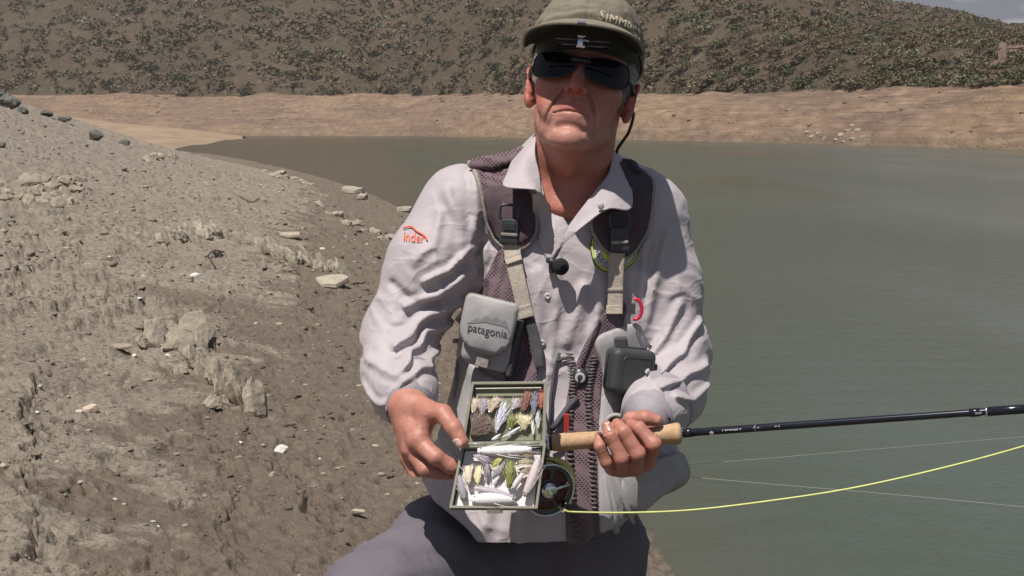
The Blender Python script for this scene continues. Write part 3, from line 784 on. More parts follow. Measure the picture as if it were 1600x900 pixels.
for sx in (-1, 1):
    ths = np.linspace(0, 2 * math.pi, 56, endpoint=False); G = []
    c0 = (math.radians(29) * sx, 7)
    for r in np.linspace(.03, 1, 9):
        row = []
        for th in ths:
            a, z = lens_shape(th, sx); row.append(lens_pt(np.array(c0[0] + (a - c0[0]) * r), np.array(c0[1] + (z - c0[1]) * r)))
        G.append(row)
    o = part('lens', hgrid(np.array(G), True, sx > 0), M_lens, GL, True); mod(o, 'SOLIDIFY', thickness=.002, offset=0)
    rim = [hw([lens_pt(np.array(lens_shape(th, sx)[0]), np.array(lens_shape(th, sx)[1]), .5)])[0] for th in np.linspace(0, 2 * math.pi, 57)]
    v_, f_ = tube(rim, .0013, 8, False); part('rim', mesh_of(v_, f_), M_frame, GL, True)
    tp = spline([(sx * 67, -66, 13), (sx * 76, -48, 13), (sx * 80, -20, 11), (sx * 82, 6, 12), (sx * 80, 26, 0), (sx * 77, 36, -14)], 30)
    v_, f_ = tube(hw(tp), np.linspace(.0042, .0022, 30), 8); part('temple', mesh_of(v_, f_), M_frame, GL, True)
    v_, f_ = boxm((0, 0, 0), (4.5, 1.2, 2.2)); Rz = rotZ(sx * math.radians(58)); part('hinge', mesh_of(hw(v_ @ Rz.T + np.array([sx * 70.5, -62, 13])), f_), M_chrome if sx > 0 else M_frame, GL)  # only the right hinge is chrome, to put its highlight there
v_, f_ = tube(hw(spline([(-13, -105, 20), (-5, -108, 19), (5, -108, 19), (13, -105, 20)], 14)), .0045, 8); part('bridge', mesh_of(v_, f_), M_frame, GL, True)
cord = spline(list(hw([(77, 34, -12)])) + [B(990, 178, .03), B(983, 205, .04), B(972, 222, .045), B(964, 236, .05), B(962, 262, .06)], 30)
v_, f_ = tube(cord, .0026, 8); part('retainer_cord', mesh_of(v_, f_), plain('brown cord', (.06, .03, .02), .7), GL, True)
# ---------------------------------------------------------------- flip-up magnifier clipped under the brim
M_clear = material('clear plastic', (.9, .92, .95), .04, Transmission_Weight=.9, IOR=1.45)
M_dullm = material('dull metal edge', (.35, .33, .38), .45, Metallic=1.0)
M_mag = material('purple coated glass', (.012, .008, .022), .12)
MG = empty('clip_on_magnifier', 'small shiny metal and clear plastic magnifier clipped under the cap brim', 'magnifier', loc=tuple(hwc([(0, -145, 44)])[0]))
def mg(name, v, f, mat, sm=False): return part(name, mesh_of(hwc(v), f), mat, MG, sm)
for x0, x1 in ((-38, -6), (8, 40)):
    for z, y in ((38, -140), (32, -134)):
        v_, f_ = tube([(x0 * (1 if z > 35 else .8), y, z - .8), (x1 * (1 if z > 35 else .85), y, z)], .55, 8); mg('lens_edge', v_, f_, M_dullm, True)
    v_, f_ = boxm(((x0 + x1) / 2, -130, 33.5), ((x1 - x0) / 2 - 2, 7, 1.4)); lo_ = mg('lens', v_, f_, M_mag); soft(lo_, .001)
for c_, h_ in (((-1, -150, 40), (6, 4, 1.6)), ((-2, -148, 33), (4.2, 4, 6)), ((3, -146, 35), (7, 3, 1.4)), ((-1, -144, 26), (6.5, 4, 1.6)), ((-1, -187, 49), (6, 1.6, 2.0))):
    v_, f_ = boxm(c_, h_); soft(mg('clip', v_, f_, M_chrome), .0008)
# ================================================================== shirt
RA = [B(722, 322, .035), B(672, 415, .0), B(626, 520, -.02), B(622, 580, -.09), B(634, 612, -.155), B(641, 636, -.195)]
RR = [.066, .069, .059, .052, .046, .034]
LA = [B(1008, 338, .06), B(1030, 445, .045), B(1043, 560, .02), B(1044, 610, -.045), B(1024, 640, -.125), B(1010, 652, -.165)]
LR = [.066, .064, .064, .055, .046, .037]
def fold_noise(p, axis, f_ax, f_per, seed, slant=.0, sharp=3.4):
    axis = np.asarray(axis, float); axis /= np.linalg.norm(axis); u = np.cross(axis, [0, 1, 0]); u /= np.linalg.norm(u); w = np.cross(axis, u)
    a, b_, c = p @ axis, p @ u, p @ w
    q = np.stack([(a + slant * b_) * f_ax, b_ * f_per, c * f_per], -1)
    q = q + (fbm(p * 7, 2, seed + 3)[..., None] - .5) * 1.2
    n = fbm(q, 2, seed, .4); r = 1 - np.abs(n * 2 - 1) * sharp
    return np.clip(r, -.35 if sharp < 5 else 0, 1) ** (1 if sharp < 5 else 1.3)
# strong single folds (pixel polyline, width, height)
FOLDS = [([(742, 385), (706, 420), (668, 432)], .008, .010), ([(735, 425), (690, 455), (640, 470)], .009, .010), ([(728, 470), (680, 480), (625, 520)], .009, .011),
         ([(715, 505), (672, 505), (640, 545)], .008, .009), ([(706, 540), (665, 545), (640, 570)], .008, .008), ([(700, 300), (725, 345), (728, 400)], .012, .007),
         ([(740, 275), (745, 330), (738, 380)], .011, .008), ([(620, 440), (650, 465), (690, 470)], .010, -.006), ([(585, 540), (620, 545), (650, 560)], .009, .006),
         ([(578, 575), (600, 590), (640, 590)], .008, .006), ([(690, 330), (680, 375), (650, 400)], .010, .005),
         ([(1010, 380), (1000, 440), (992, 510)], .012, .009), ([(1045, 360), (1020, 450), (1000, 530)], .012, .009), ([(1060, 470), (1035, 520), (1000, 560)], .009, .009),
         ([(1095, 500), (1060, 540), (1022, 560)], .008, .009), ([(1100, 560), (1060, 570), (1020, 575)], .008, .009), ([(1098, 590), (1070, 600), (1040, 590)], .007, .008),
         ([(870, 420), (865, 520), (842, 620)], .007, .003), ([(905, 440), (898, 480), (880, 520)], .012, .006), ([(935, 430), (928, 500), (905, 560)], .010, .007),
         ([(835, 420), (838, 470), (835, 520)], .012, .006), ([(820, 700), (815, 780), (800, 850)], .012, .006), ([(770, 700), (760, 770), (735, 820)], .014, .008),
         ([(985, 420), (980, 470), (975, 520)], .012, .006), ([(760, 390), (765, 430), (770, 460)], .010, .005)]
FW = [(np.array([B(*q) for q in pl])[:, [0, 2]], w, hh) for pl, w, hh in FOLDS]
def shirt_sdf(p, wr=True, arms=True):
    p = p.astype(np.float32)
    t = s_ell(p, B(885, 405, .075), (.165, .125, .155))
    t = smin(t, s_ell(p, B(876, 560, .055), (.165, .135, .20)), .07)
    t = smin(t, s_ell(p, B(868, 740, .02), (.185, .160, .17)), .07)
    t = smin(t, s_cap(p, B(770, 322, .06), B(1000, 330, .07), .062, .062), .06)
    t = smin(t, s_ell(p, B(842, 815, .01), (.178, .168, .15)), .05)
    t = smin(t, s_ell(p, B(765, 800, .0), (.135, .165, .115)), .05)
    t = smin(t, s_ell(p, B(975, 745, .02), (.085, .085, .085)), .05)
    t = smin(t, s_cap(p, B(850, 300, .07), B(945, 300, .07), .055, .055), .05)
    # the hem hangs lower in front
    dxh = p[:, 0] - B(820, 862)[0]; hem = B(800, 864, -.12)[2] + np.where(dxh < 0, .72, .42) * np.maximum(0, np.abs(dxh) - .028) + .004 * np.sin(p[:, 0] * 60)
    a = s_chain(p, RA, RR, .02); l = s_chain(p, LA, LR, .02)
    if wr:
        t = t - .0024 * fold_noise(p, (0.25, 0, 1), 4.0, 16, 3) - .0022 * fold_noise(p, (1, 0, -.4), 7, 20, 33, 0, 7) - .0020 * fold_noise(p, (.5, 0, 1), 6, 18, 37, 0, 7) + (fbm(p * 9, 2, 8) - .5) * .014
        ax = (RA[2] - RA[0]); a = a - .0013 * fold_noise(p, ax, 13, 4.0, 13, .7) - (.0030 * fold_noise(p, ax, 17, 5, 43, -.8, 7) + .0024 * fold_noise(p, ax, 26, 6, 73, .5, 7)) * np.clip((fbm(p * 6, 2, 51) - .38) * 4, .15, 1) + (fbm(p * 8, 2, 18) - .5) * .009
        ax = (LA[2] - LA[0]); l = l - .0013 * fold_noise(p, ax, 10, 4.0, 23, -.9) - (.0030 * fold_noise(p, ax, 14, 5, 53, .6, 7) + .0024 * fold_noise(p, ax, 24, 6, 83, -.7, 7)) * np.clip((fbm(p * 6, 2, 52) - .38) * 4, .15, 1) + (fbm(p * 8, 2, 28) - .5) * .008
    # bunched cloth round both elbows
    if not arms: return smax(t, hem - p[:, 2], .006)
    d = smin(t, a, .018); d = smin(d, l, .018)
    if wr:
        near = np.abs(d) < .03
        if near.any():
            pn = p[near]; acc = np.zeros(len(pn), np.float32)
            front = np.clip((YB + .10 - pn[:, 1]) / .05, 0, 1)
            for pl, w, hh in FW:
                s = seg_dist2(pn[:, 0] + (vnoise(pn * 25, 5) - .5) * .01, pn[:, 2] + (vnoise(pn * 25, 9) - .5) * .01, pl)
                w = w * .66; hh = hh * .8
                acc += hh * (np.exp(-(s / w) ** 2) - .35 * np.exp(-((s - 1.9 * w) / w) ** 2))
            xc = np.interp(-pn[:, 2], [-B(860, 400)[2], -B(846, 560)[2], -B(812, 862)[2]], [B(860, 400)[0], B(846, 560)[0], B(812, 862)[0]])
            acc += .0022 * np.clip((.0165 - np.abs(pn[:, 0] - xc)) / .0022, 0, 1) - .0012 * np.exp(-((np.abs(pn[:, 0] - xc) - .0135) / .0012) ** 2)
            d[near] -= acc * front
    # cuffs end here
    for PT, q0 in ((RA, 5), (LA, 5)):
        e = PT[q0]; ax = PT[q0] - PT[q0 - 1]; ax = ax / np.linalg.norm(ax)
        cut = np.where(L(p - e.astype(np.float32)) < .09, (p - e) @ ax, -1.0)
        d = np.maximum(d, cut)
    # neck opening and the open V
    v = s_chain(p, [B(889, 352, -.12), B(888, 318, -.09), B(895, 285, -.03), B(898, 240, .02)], [.002, .016, .036, .056])
    v = np.minimum(v, s_chain(p, [B(889, 352, -.04), B(888, 318, -.04), B(895, 285, -.01), B(898, 240, .03)], [.002, .017, .040, .064]))
    d = smax(d, -v, .006)
    d = smax(d, hem - p[:, 2], .006)
    return d
def seg_dist2(x, z, pl):
    best = np.full(x.shape, 1e9)
    for (x0, z0), (x1, z1) in zip(pl[:-1], pl[1:]):
        dx, dz = x1 - x0, z1 - z0; t = np.clip(((x - x0) * dx + (z - z0) * dz) / (dx * dx + dz * dz + 1e-12), 0, 1)
        best = np.minimum(best, np.hypot(x - x0 - t * dx, z - z0 - t * dz))
    return best
lo_ = B(540, 915, -.36); hi_ = B(1130, 215, .26); lo_[0] = -.31
VS, FS = net(shirt_sdf, lo_, hi_, .0034)
def _shirt(t, b, co, geo):
    n = t.noise(geo, 14, 5); c = t.mix(t.ramp(n, [(.3, 0), (.7, 1)]), (.382, .338, .352), (.428, .382, .395))
    t.l.new(c, b.inputs['Base Color'])
    r1 = t.noise(t.mapv(geo, (1, 1, 1.6), rot=(0, .5, 0)), 30, 5, .6, .8)
    cr = t.ramp(t.noise(t.mapv(geo, (1, 1, 1.7), rot=(0, .6, 0)), 13, 2, .45, .5), [(.44, 0), (.495, 1), (.55, 0)])
    rip = t.new('ShaderNodeTexVoronoi', {'Vector': geo, 'Scale': 330.0}).outputs[0]
    nb = bump(t, b, r1, .22, .005); nb = bump(t, b, cr, .20, .003, nb); nb = bump(t, b, t.noise(geo, 90, 4, .5, .5), .12, .002, nb); bump(t, b, rip, .12, .0005, nb)
M_shirt = material('pale lilac grey shirt cloth', fn=_shirt, rough=.62, Specular_IOR_Level=.35, Sheen_Weight=.15)
SH = part('shirt', mesh_of(VS, FS), M_shirt, PERSON, True)
mod(SH, 'SMOOTH', factor=.5, iterations=2)

# smooth cuffs
M_cuff = fabric('smooth grey cuff', (.27, .245, .27), 900, .6, .25, .05)
for PT, RRR, a0 in ((RA, RR, .0), (LA, LR, 0)):
    e = PT[-1]; ax = PT[-1] - PT[-2]; ax /= np.linalg.norm(ax); r = RRR[-1]; prof = [(-.062, r + .0165), (-.05, r + .011), (-.02, r + .004), (.004, r + .0015), (.007, r - .001), (.003, r - .0035), (-.03, r - .004)]
    v, f = tube([e + ax * q[0] for q in prof], [q[1] for q in prof], 48, False)
    v = v + (fbm(v * 22, 2, 5)[:, None] - .5) * .010; part('cuff', mesh_of(v, f), M_cuff, SH, True)
_V, _F = net(lambda p: shirt_sdf(p, False, False), B(640, 900, -.3), B(1110, 215, .28), .007); _V = _V + 0
bvh_t = BVHTree.FromPolygons([Vector(map(float, q)) for q in _V], [tuple(map(int, q)) for q in _F])
bvh_sh = bvh_of(SH)
_m = None
def surf(px, py, off=0., bvh=None):
    """the point of the clothed body straight behind (px, py), lifted by off"""
    return np.array(drape_point(bvh or bvh_sh, B(px, py, 0), off, .45))
def sheet(name, rows, mat, par, th=.002, n=24, m=30, flip=False, smooth=True, offset=1.):
    """smooth surface through a few control rows of world points"""
    R = [spline(r, m) for r in rows]; G = np.stack([spline([r[j] for r in R], n) for j in range(m)], 1)
    f = grid_faces(n, m); o = part(name, mesh_of(G.reshape(-1, 3), f[:, ::-1] if flip else f), mat, par, smooth)
    mod(o, 'SOLIDIFY', thickness=th, offset=offset); return o
def S3(px, py, off, dy=None): return surf(px, py, off) if dy is None else B(px, py, dy)
CO = empty('collar'); keep(CO, PERSON); CO.location = (0, 0, 0)
# viewer-left leaf
ft = [B(880, 204, .105), B(848, 203, .07), B(838, 208, .02), B(836, 240, -.03), B(843, 272, -.062), B(846, 302, -.085)]
md = [B(868, 216, .115), B(832, 214, .09), B(820, 226, .03), B(816, 250, -.045), B(820, 276, -.078), B(842, 300, -.094)]
ot = [B(858, 226, .12), B(820, 226, .10), B(803, 244, .03), B(792, 270, -.045), B(788, 291, -.078), B(836, 294, -.098)]
sheet('collar_leaf', [ft, md, ot], M_shirt, CO, .0022, 26, 40)
# inside stand on that side and the front edge down to the V
sheet('collar_stand', [[B(836, 208, .03), B(835, 242, -.02), B(842, 275, -.055), B(848, 305, -.08)], [B(838, 222, .035), B(838, 254, -.01), B(845, 286, -.045), B(851, 314, -.07)]], M_shirt, CO, .0018, 6, 24)
sheet('placket_edge', [[B(846, 300, -.088), surf(860, 322, .008), surf(876, 340, .008), surf(888, 353, .006)], [B(838, 304, -.088), surf(845, 335, .007), surf(857, 365, .006), surf(868, 392, .005)],
                       [B(832, 304, -.08), surf(833, 340, .003), surf(842, 378, .003), surf(856, 405, .003)]], M_shirt, CO, .0018, 10, 24)
# viewer-right leaf, folded open as a lapel
ft = [B(925, 222, .11), B(950, 226, .075), B(957, 236, .02), B(952, 268, -.035), B(930, 298, -.075), B(905, 330, -.100), B(888, 353, -.108)]
md = [B(938, 232, .12), B(966, 240, .08), B(973, 262, .01), B(970, 294, -.055), B(945, 318, -.092), B(905, 352, -.112), B(879, 372, -.112)]
ot = [B(948, 244, .125), B(976, 250, .085), B(986, 285, .0), B(986, 326, -.07), B(950, 326, -.098), B(912, 352, -.116), B(869, 392, -.110)]
sheet('collar_leaf', [ft, md, ot], M_shirt, CO, .0022, 26, 48, True)
tipr = [[B(957, 318, -.098), B(966, 306, -.088), B(975, 300, -.08), B(984, 290, -.045)], [B(955, 322, -.099), B(966, 315, -.09), B(977, 312, -.08), B(985, 312, -.06)]]
# buttons
M_btn = plain('pearl snap', (.42, .38, .40), .25, .1, 400)
def button(px, py, r=.0055, off=.0015):
    c = surf(px, py, off); v, f = tube([c + np.array([0, .003, 0]), c + np.array([0, .0005, 0]), c + np.array([0, -.0006, 0]), c + np.array([0, -.0002, 0])], [r, r, r * .7, r * .1], 20)
    part('snap_button', mesh_of(v, f), M_btn, SH, True)
for q in ((854, 455), (845, 525), (838, 575)): button(*q)
c = B(939, 322, -.108); v, f = tube([c + np.array([0, .004, 0]), c + np.array([0, .001, 0]), c + np.array([0, .0002, 0])], [.0052, .0050, .003], 20); part('snap_button', mesh_of(v, f), M_btn, CO, True)
from mathutils.geometry import delaunay_2d_cdt
def outline(pts, n=8, closed=True, sharp=False):
    p = np.asarray(pts, float)
    if sharp:
        out = []
        for i in range(len(p)):
            a, b_ = p[i], p[(i + 1) % len(p)]
            out.extend(a + (b_ - a) * t for t in np.arange(0, 1, 1 / max(1, int(np.hypot(*(b_ - a)) / 4))))
        return np.array(out)
    q = np.vstack([p[-2:], p, p[:2]]); out = []
    for i in range(len(p)):
        a, b_, c_, d_ = q[i + 1], q[i + 2], q[i + 3], q[i + 4] if i + 4 < len(q) else q[-1]
        k = max(2, int(np.hypot(*(c_ - b_)) / 4))
        for t in np.arange(k) / k: out.append(.5 * (2 * b_ + (c_ - a) * t + (2 * a - 5 * b_ + 4 * c_ - d_) * t * t + (3 * b_ - a - 3 * c_ + d_) * t ** 3))
    return np.array(out)
def fill(O, step=4.0):
    O = np.asarray(O); x0, y0 = O.min(0); x1, y1 = O.max(0); g = []
    for i, y in enumerate(np.arange(y0 + step / 2, y1, step)):
        for x in np.arange(x0 + (i % 2) * step / 2, x1, step):
            g.append((x, y))
    g = np.array(g); d = np.full(len(g), 1e9)
    for a, b_ in zip(O, np.roll(O, -1, 0)):
        ab = b_ - a; t = np.clip(((g - a) @ ab) / (ab @ ab + 1e-9), 0, 1); d = np.minimum(d, np.hypot(*(g - a - t[:, None] * ab).T))
    g = g[d > step * .55]
    pts = [Vector(q) for q in O] + [Vector(q) for q in g]
    vv, ee, ff, *_ = delaunay_2d_cdt(pts, [], [list(range(len(O)))], 1, 1e-4)
    return np.array([tuple(v) for v in vv]), [tuple(f) for f in ff]
def panel(name, pts, mat, par, off=.004, th=.003, step=4.0, bvh=None, smooth_it=6, sharp=False, puff=0., bind=None, bmat=None, clampd=None, bname='binding'):
    """a piece of cloth cut to an outline and laid over the body"""
    O = outline(pts, sharp=sharp); vv, ff = fill(O, step); bv = bvh or bvh_sh
    W3 = np.array([drape_point(bv, B(x, y, 0), off, .45) for x, y in vv])
    if clampd is not None: W3[:, 1] = np.minimum(W3[:, 1], YB + clampd)
    nb = [[] for _ in vv]
    for f in ff:
        for i in range(3): nb[f[i]].append(f[(i + 1) % 3]); nb[f[(i + 1) % 3]].append(f[i])
    raw = W3[:, 1].copy()
    for _ in range(smooth_it):
        av = np.array([W3[nb[i], 1].mean() if nb[i] else W3[i, 1] for i in range(len(vv))]); W3[:, 1] = np.minimum(.4 * W3[:, 1] + .6 * av, raw)
    if puff:
        d = np.full(len(vv), 1e9)
        for a, b_ in zip(O, np.roll(O, -1, 0)):
            ab = b_ - a; t = np.clip(((vv - a) @ ab) / (ab @ ab + 1e-9), 0, 1); d = np.minimum(d, np.hypot(*(vv - a - t[:, None] * ab).T))
        W3[:, 1] -= puff * np.sqrt(np.clip(d / 16, 0, 1)) + puff * .0
    # keep x, z where the outline was cut
    for i, (x, y) in enumerate(vv):
        k = B(x, y, 0); W3[i, 0] = k[0] * .7 + W3[i, 0] * .3; W3[i, 2] = k[2] * .7 + W3[i, 2] * .3
    o = part(name, mesh_of(W3, ff), mat, par, True); mod(o, 'SOLIDIFY', thickness=th, offset=0)
    if bind:
        n = len(O); loop = W3[:n]; seq = list(range(n)) if bind is True else [i % n for i in range(int(bind[0] * n), int(bind[1] * n))]
        L_ = loop[seq]; L_ = np.vstack([L_, L_[:1]]) if bind is True else L_
        v, f = tube(L_ + np.array([0, -.0015, 0]), .0036, 7); part(bname, mesh_of(v, f), bmat, par, True)
    o['_w'] = 0; del o['_w']; return o
# ================================================================== fishing vest
def _mesh_cloth(c1, c2, sc=230):
    def fn(t, b, co, geo):
        m = t.mapv(geo, (1, .35, 1), rot=(0, math.radians(45), 0))
        v = t.new('ShaderNodeTexVoronoi', {'Vector': m, 'Scale': sc, 'Randomness': .12}).outputs[0]
        h = t.ramp(v, [(.18, 0), (.42, 1)]); t.l.new(t.mix(h, c2, c1), b.inputs['Base Color']); bump(t, b, h, .8, .0018)
    return fn
M_knit = material('purple brown spacer mesh', fn=_mesh_cloth((.155, .105, .120), (.035, .022, .03)), rough=.9)
M_pad = fabric('dark plum facing', (.070, .045, .055), 900, .85, .2)
M_bind = fabric('tan binding tape', (.30, .265, .235), 1500, .85, .5, .15, 120)
M_web = fabric('beige webbing', (.400, .345, .285), 1300, .8, .35, .10, 150)
M_nyl = fabric('light grey nylon', (.330, .315, .315), 1000, .62, .16, .08, 40)
M_nyld = fabric('dark grey nylon', (.055, .055, .062), 1000, .7, .3)
M_plast = material('dark grey plastic', (.035, .038, .045), .35)
VE = empty('fishing_vest'); keep(VE, PERSON); VE.location = (0, 0, 0)
pL = panel('shoulder_pad', [(733, 252), (748, 243), (770, 236), (800, 228), (812, 222), (826, 240), (826, 290), (836, 330), (836, 360), (822, 380), (800, 386), (778, 374), (762, 348), (752, 305), (744, 275)], M_knit, VE, .006, .007, puff=.006, bind=(.30, 1.02), bmat=M_bind, clampd=.12)
panel('pad_facing', [(755, 300), (780, 292), (812, 288), (830, 310), (833, 358), (820, 375), (800, 381), (780, 370), (765, 345)], M_pad, VE, .012, .004, puff=.006)
pR = panel('shoulder_pad', [(965, 262), (978, 256), (1000, 266), (1019, 284), (1016, 320), (1008, 358), (992, 384), (972, 398), (948, 392), (930, 372), (922, 345), (940, 300)], M_pad, VE, .006, .007, puff=.006, bind=(.12, .80), bmat=M_bind, clampd=.12)
v, f = tube(spline([B(968, 262, .06), B(980, 254, .03), B(992, 262, .01), B(1002, 268, 0)], 12), [.004, .008, .009, .007, .006, .008, .009, .008, .006, .005, .004, .003], 8); part('strap_loop', mesh_of(v, f), M_nyld, VE, True)
# lower knit strips
panel('mesh_panel', [(782, 388), (806, 392), (815, 440), (836, 500), (838, 560), (836, 602), (800, 600), (770, 520), (742, 478), (752, 450)], M_knit, VE, .004, .004)
kR = panel('mesh_panel', [(925, 500), (948, 470), (972, 470), (960, 520), (938, 560), (930, 640), (932, 720), (926, 800), (900, 806), (880, 800), (878, 720), (878, 640), (886, 585), (905, 535)], M_knit, VE, bvh=bvh_t, off=.008, th=.005)
panel('vest_front', [(925, 522), (955, 505), (992, 502), (1004, 545), (1010, 620), (1005, 700), (965, 760), (962, 832), (930, 812), (926, 720), (928, 640), (935, 570)], M_nyl, VE, bvh=bvh_t, off=.009, th=.004, puff=.006)
panel('vest_side', [(985, 700), (1040, 700), (1062, 708), (1076, 735), (1070, 756), (1040, 775), (1000, 770), (962, 755), (960, 720)], M_nyl, VE, bvh=bvh_t, off=.016, th=.003, puff=.004, clampd=.02)
panel('pocket', [(722, 560), (760, 574), (812, 592), (845, 604), (838, 690), (700, 690), (694, 655), (706, 605)], M_nyl, VE, bvh=bvh_t, off=.013, th=.004, puff=.007)
M_ruf = fabric('grey brown elastic', (.125, .105, .105), 1500, .85, .5, .2, 120)
for pts in ([(886, 540), (890, 590), (884, 650), (886, 720), (890, 795)], [(921, 545), (912, 600), (914, 660), (916, 730), (918, 795)]):
    q = spline(pts, 46); cs = [surf(x, y, .012, bvh_t) for x, y in q]; parts_ = []
    ys = savy = np.array([c[1] for c in cs]); ys = np.convolve(np.pad(ys, 4, 'edge'), np.ones(9) / 9, 'valid')
    for i, c in enumerate(cs):
        c = np.array([c[0], ys[i] - .0002, c[2]]); jj = rs.uniform(-1, 1, 3); parts_.append(tube([c + [-.0055 + jj[0] * .001, .001, jj[1] * .001], c + [0, -.0012 - .0008 * jj[2], 0], c + [.0055, .001, -jj[1] * .001]], [.0010, .0021 + .0005 * jj[0], .0010], 6))
    V_, F_ = mjoin(parts_); part('elastic_ruffle', mesh_of(V_, F_), M_ruf, VE, True, kind='stuff')
for (a, b_, w) in (((860, 652), (896, 606), .005), ((858, 672), (885, 652), .004)):
    cs = [surf(a[0] + (b_[0] - a[0]) * t, a[1] + (b_[1] - a[1]) * t, .012) for t in np.linspace(0, 1, 6)]; v, f = tube(cs, w, 6); part('edge_strap', mesh_of(v, f), M_nyld, VE, True)
v, f = tube([surf(x, y, .006) for x, y in ((872, 540), (862, 556), (858, 600), (856, 660))], .0028, 6); part('edge_strap', mesh_of(v, f), M_nyld, VE, True)
v, f = tube([surf(x, y, .006) for x, y in ((862, 552), (878, 548), (894, 549))], .0028, 6); part('edge_strap', mesh_of(v, f), M_nyld, VE, True)
# gathers below the hand
for k, (x0, y0, x1, y1, w) in enumerate(((930, 704, 946, 822, .005), (936, 712, 957, 818, .0045), (940, 700, 975, 790, .005), (934, 740, 962, 826, .004), (948, 704, 985, 762, .0045))):
    cs = [surf(x0 + t * (x1 - x0), y0 + t * (y1 - y0), .012, bvh_t) for t in np.linspace(0, 1, 9)]; v, f = tube(cs, [.001 + w * math.sin(math.pi * t) for t in np.linspace(0, 1, 9)], 8); part('gather', mesh_of(v, f), M_nyl, VE, True)
# ---- webbing straps and buckles
def strap(pts, w, mat, par, off=.012, th=.0022, name='strap', bvh=None):
    n = len(pts) * 6; q = spline(pts, n); T = np.gradient(q, axis=0); T /= np.linalg.norm(T, axis=1)[:, None]; N = np.stack([-T[:, 1], T[:, 0]], 1)
    ws = np.interp(np.linspace(0, 1, n), np.linspace(0, 1, len(w)), w) if hasattr(w, '__len__') else np.full(n, w)
    G = []
    for i in range(n):
        c = surf(q[i, 0], q[i, 1], off, bvh); G.append([B(*(q[i] + N[i] * s * ws[i]), c[1] - YB) for s in (-1, -.5, 0, .5, 1)])
    G = np.array(G); ys = G[:, :, 1].mean(1); ys = np.convolve(np.pad(ys, 3, 'edge'), np.ones(7) / 7, 'valid'); G[:, :, 1] = ys[:, None]
    o = part(name, mesh_of(G.reshape(-1, 3), grid_faces(n, 5)), mat, par); mod(o, 'SOLIDIFY', thickness=th, offset=0); mod(o, 'BEVEL', width=.0006, segments=1); return o
strap([(798, 300), (796, 345), (798, 382)], [12, 13, 14], M_pad, VE, .020)
strap([(799, 380), (803, 410), (812, 450), (821, 490)], [13.5, 12.5, 12, 12], M_web, VE, .016)
strap([(800, 398), (804, 410)], [13.5, 13], M_web, VE, .019, .004, 'strap_keeper')
strap([(817, 478), (822, 497)], [13, 13], M_web, VE, .019, .004, 'strap_end')
strap([(966, 330), (966, 395)], [12, 12], M_nyld, VE, .022)
strap([(964, 395), (962, 430), (961, 489)], [12.5, 12, 12], M_web, VE, .020)
strap([(961, 450), (961, 455)], [12.5, 12.5], M_web, VE, .022, .003, 'strap_keeper')
strap([(960, 477), (960, 491)], [12.8, 12.8], M_web, VE, .023, .005, 'strap_end')
strap([(828, 500), (838, 540), (843, 575)], [8, 9, 6], M_nyld, VE, .012, .003)
def frame_loop(px, py, w, h, dy, ang, r=.0023):
    c = B(px, py, dy); ca, sa = math.cos(ang), math.sin(ang); pts = []
    for t in np.linspace(0, 2 * math.pi, 33):
        x = w * math.copysign(abs(math.cos(t)) ** .45, math.cos(t)); z = h * math.copysign(abs(math.sin(t)) ** .45, math.sin(t)); pts.append(c + np.array([x * ca - z * sa, 0, x * sa + z * ca]))
    return tube(pts, r, 8, False)
def buckle(px, py, ang):
    dy = surf(px, py, .030)[1] - YB; E = empty('buckle'); E = None
    v, f = frame_loop(px, py - 30, .0145, .0115, dy, ang); part('buckle_loop', mesh_of(v, f), M_plast, VE, True)
    R = rotY(-ang); c = B(px, py, dy)
    v, f = boxm((0, 0, 0), (.0150, .0055, .0190)); v[:, 0] *= np.where(v[:, 2] > 0, .86, 1.0); o = part('buckle_body', mesh_of(v @ R.T + c, f), M_plast, VE); soft(o, .003, 3)
    v, f = boxm((0, -.0055, -.004), (.0125, .0018, .0022)); o = part('buckle_bar', mesh_of(v @ R.T + c, f), M_bind, VE); soft(o, .0008)
    v, f = boxm((0, -.0055, .008), (.0085, .0014, .0060)); o = part('buckle_press', mesh_of(v @ R.T + c, f), M_plast, VE); soft(o, .0012)
for _o in [o for o in bpy.data.objects if o.name.startswith('buckle')]: bpy.data.objects.remove(_o)
def _bk(*a):
    buckle(*a)
    for _o in [o for o in bpy.data.objects if o.type == 'EMPTY' and o.name.startswith('buckle')]: bpy.data.objects.remove(_o)
_bk(796, 362, math.radians(-4)); _bk(968, 374, math.radians(3))
# ---- pouch with flap and print
PC = B(768, 522, surf(770, 520, 0)[1] - YB - .028)
RP = rotY(math.radians(12)) @ rotZ(math.radians(-16))
def loc(c, R, q): return np.asarray(q, float) @ R.T + c
def rbox(w, d, h, r, n=7):
    """rounded block as a distance field mesh"""
    V, F = net(lambda p: s_box(p, (0, 0, 0), (w, d, h), r) + (fbm(p * 45, 2, 3) - .5) * .0022, (-w - .008, -d - .008, -h - .008), (w + .008, d + .008, h + .008), .0026); return V, F
V_, F_ = rbox(.0395, .0165, .047, .0155); V_[:, 0] *= 1 + .06 * (V_[:, 2] < 0); part('pouch', mesh_of(loc(PC, RP, V_) + [0, 0, -.006], F_), M_nyl, VE, True)
def rounded_plate(w, h, rb, rt, n=10):
    pts = []
    for cx, cz, r, a0 in ((w - rb, -h + rb, rb, -90), (w - rt, h - rt, rt, 0), (-w + rt, h - rt, rt, 90), (-w + rb, -h + rb, rb, 180)):
        for a in np.linspace(a0, a0 + 90, n): pts.append((cx + r * math.cos(math.radians(a)), cz + r * math.sin(math.radians(a))))
    return np.array(pts)
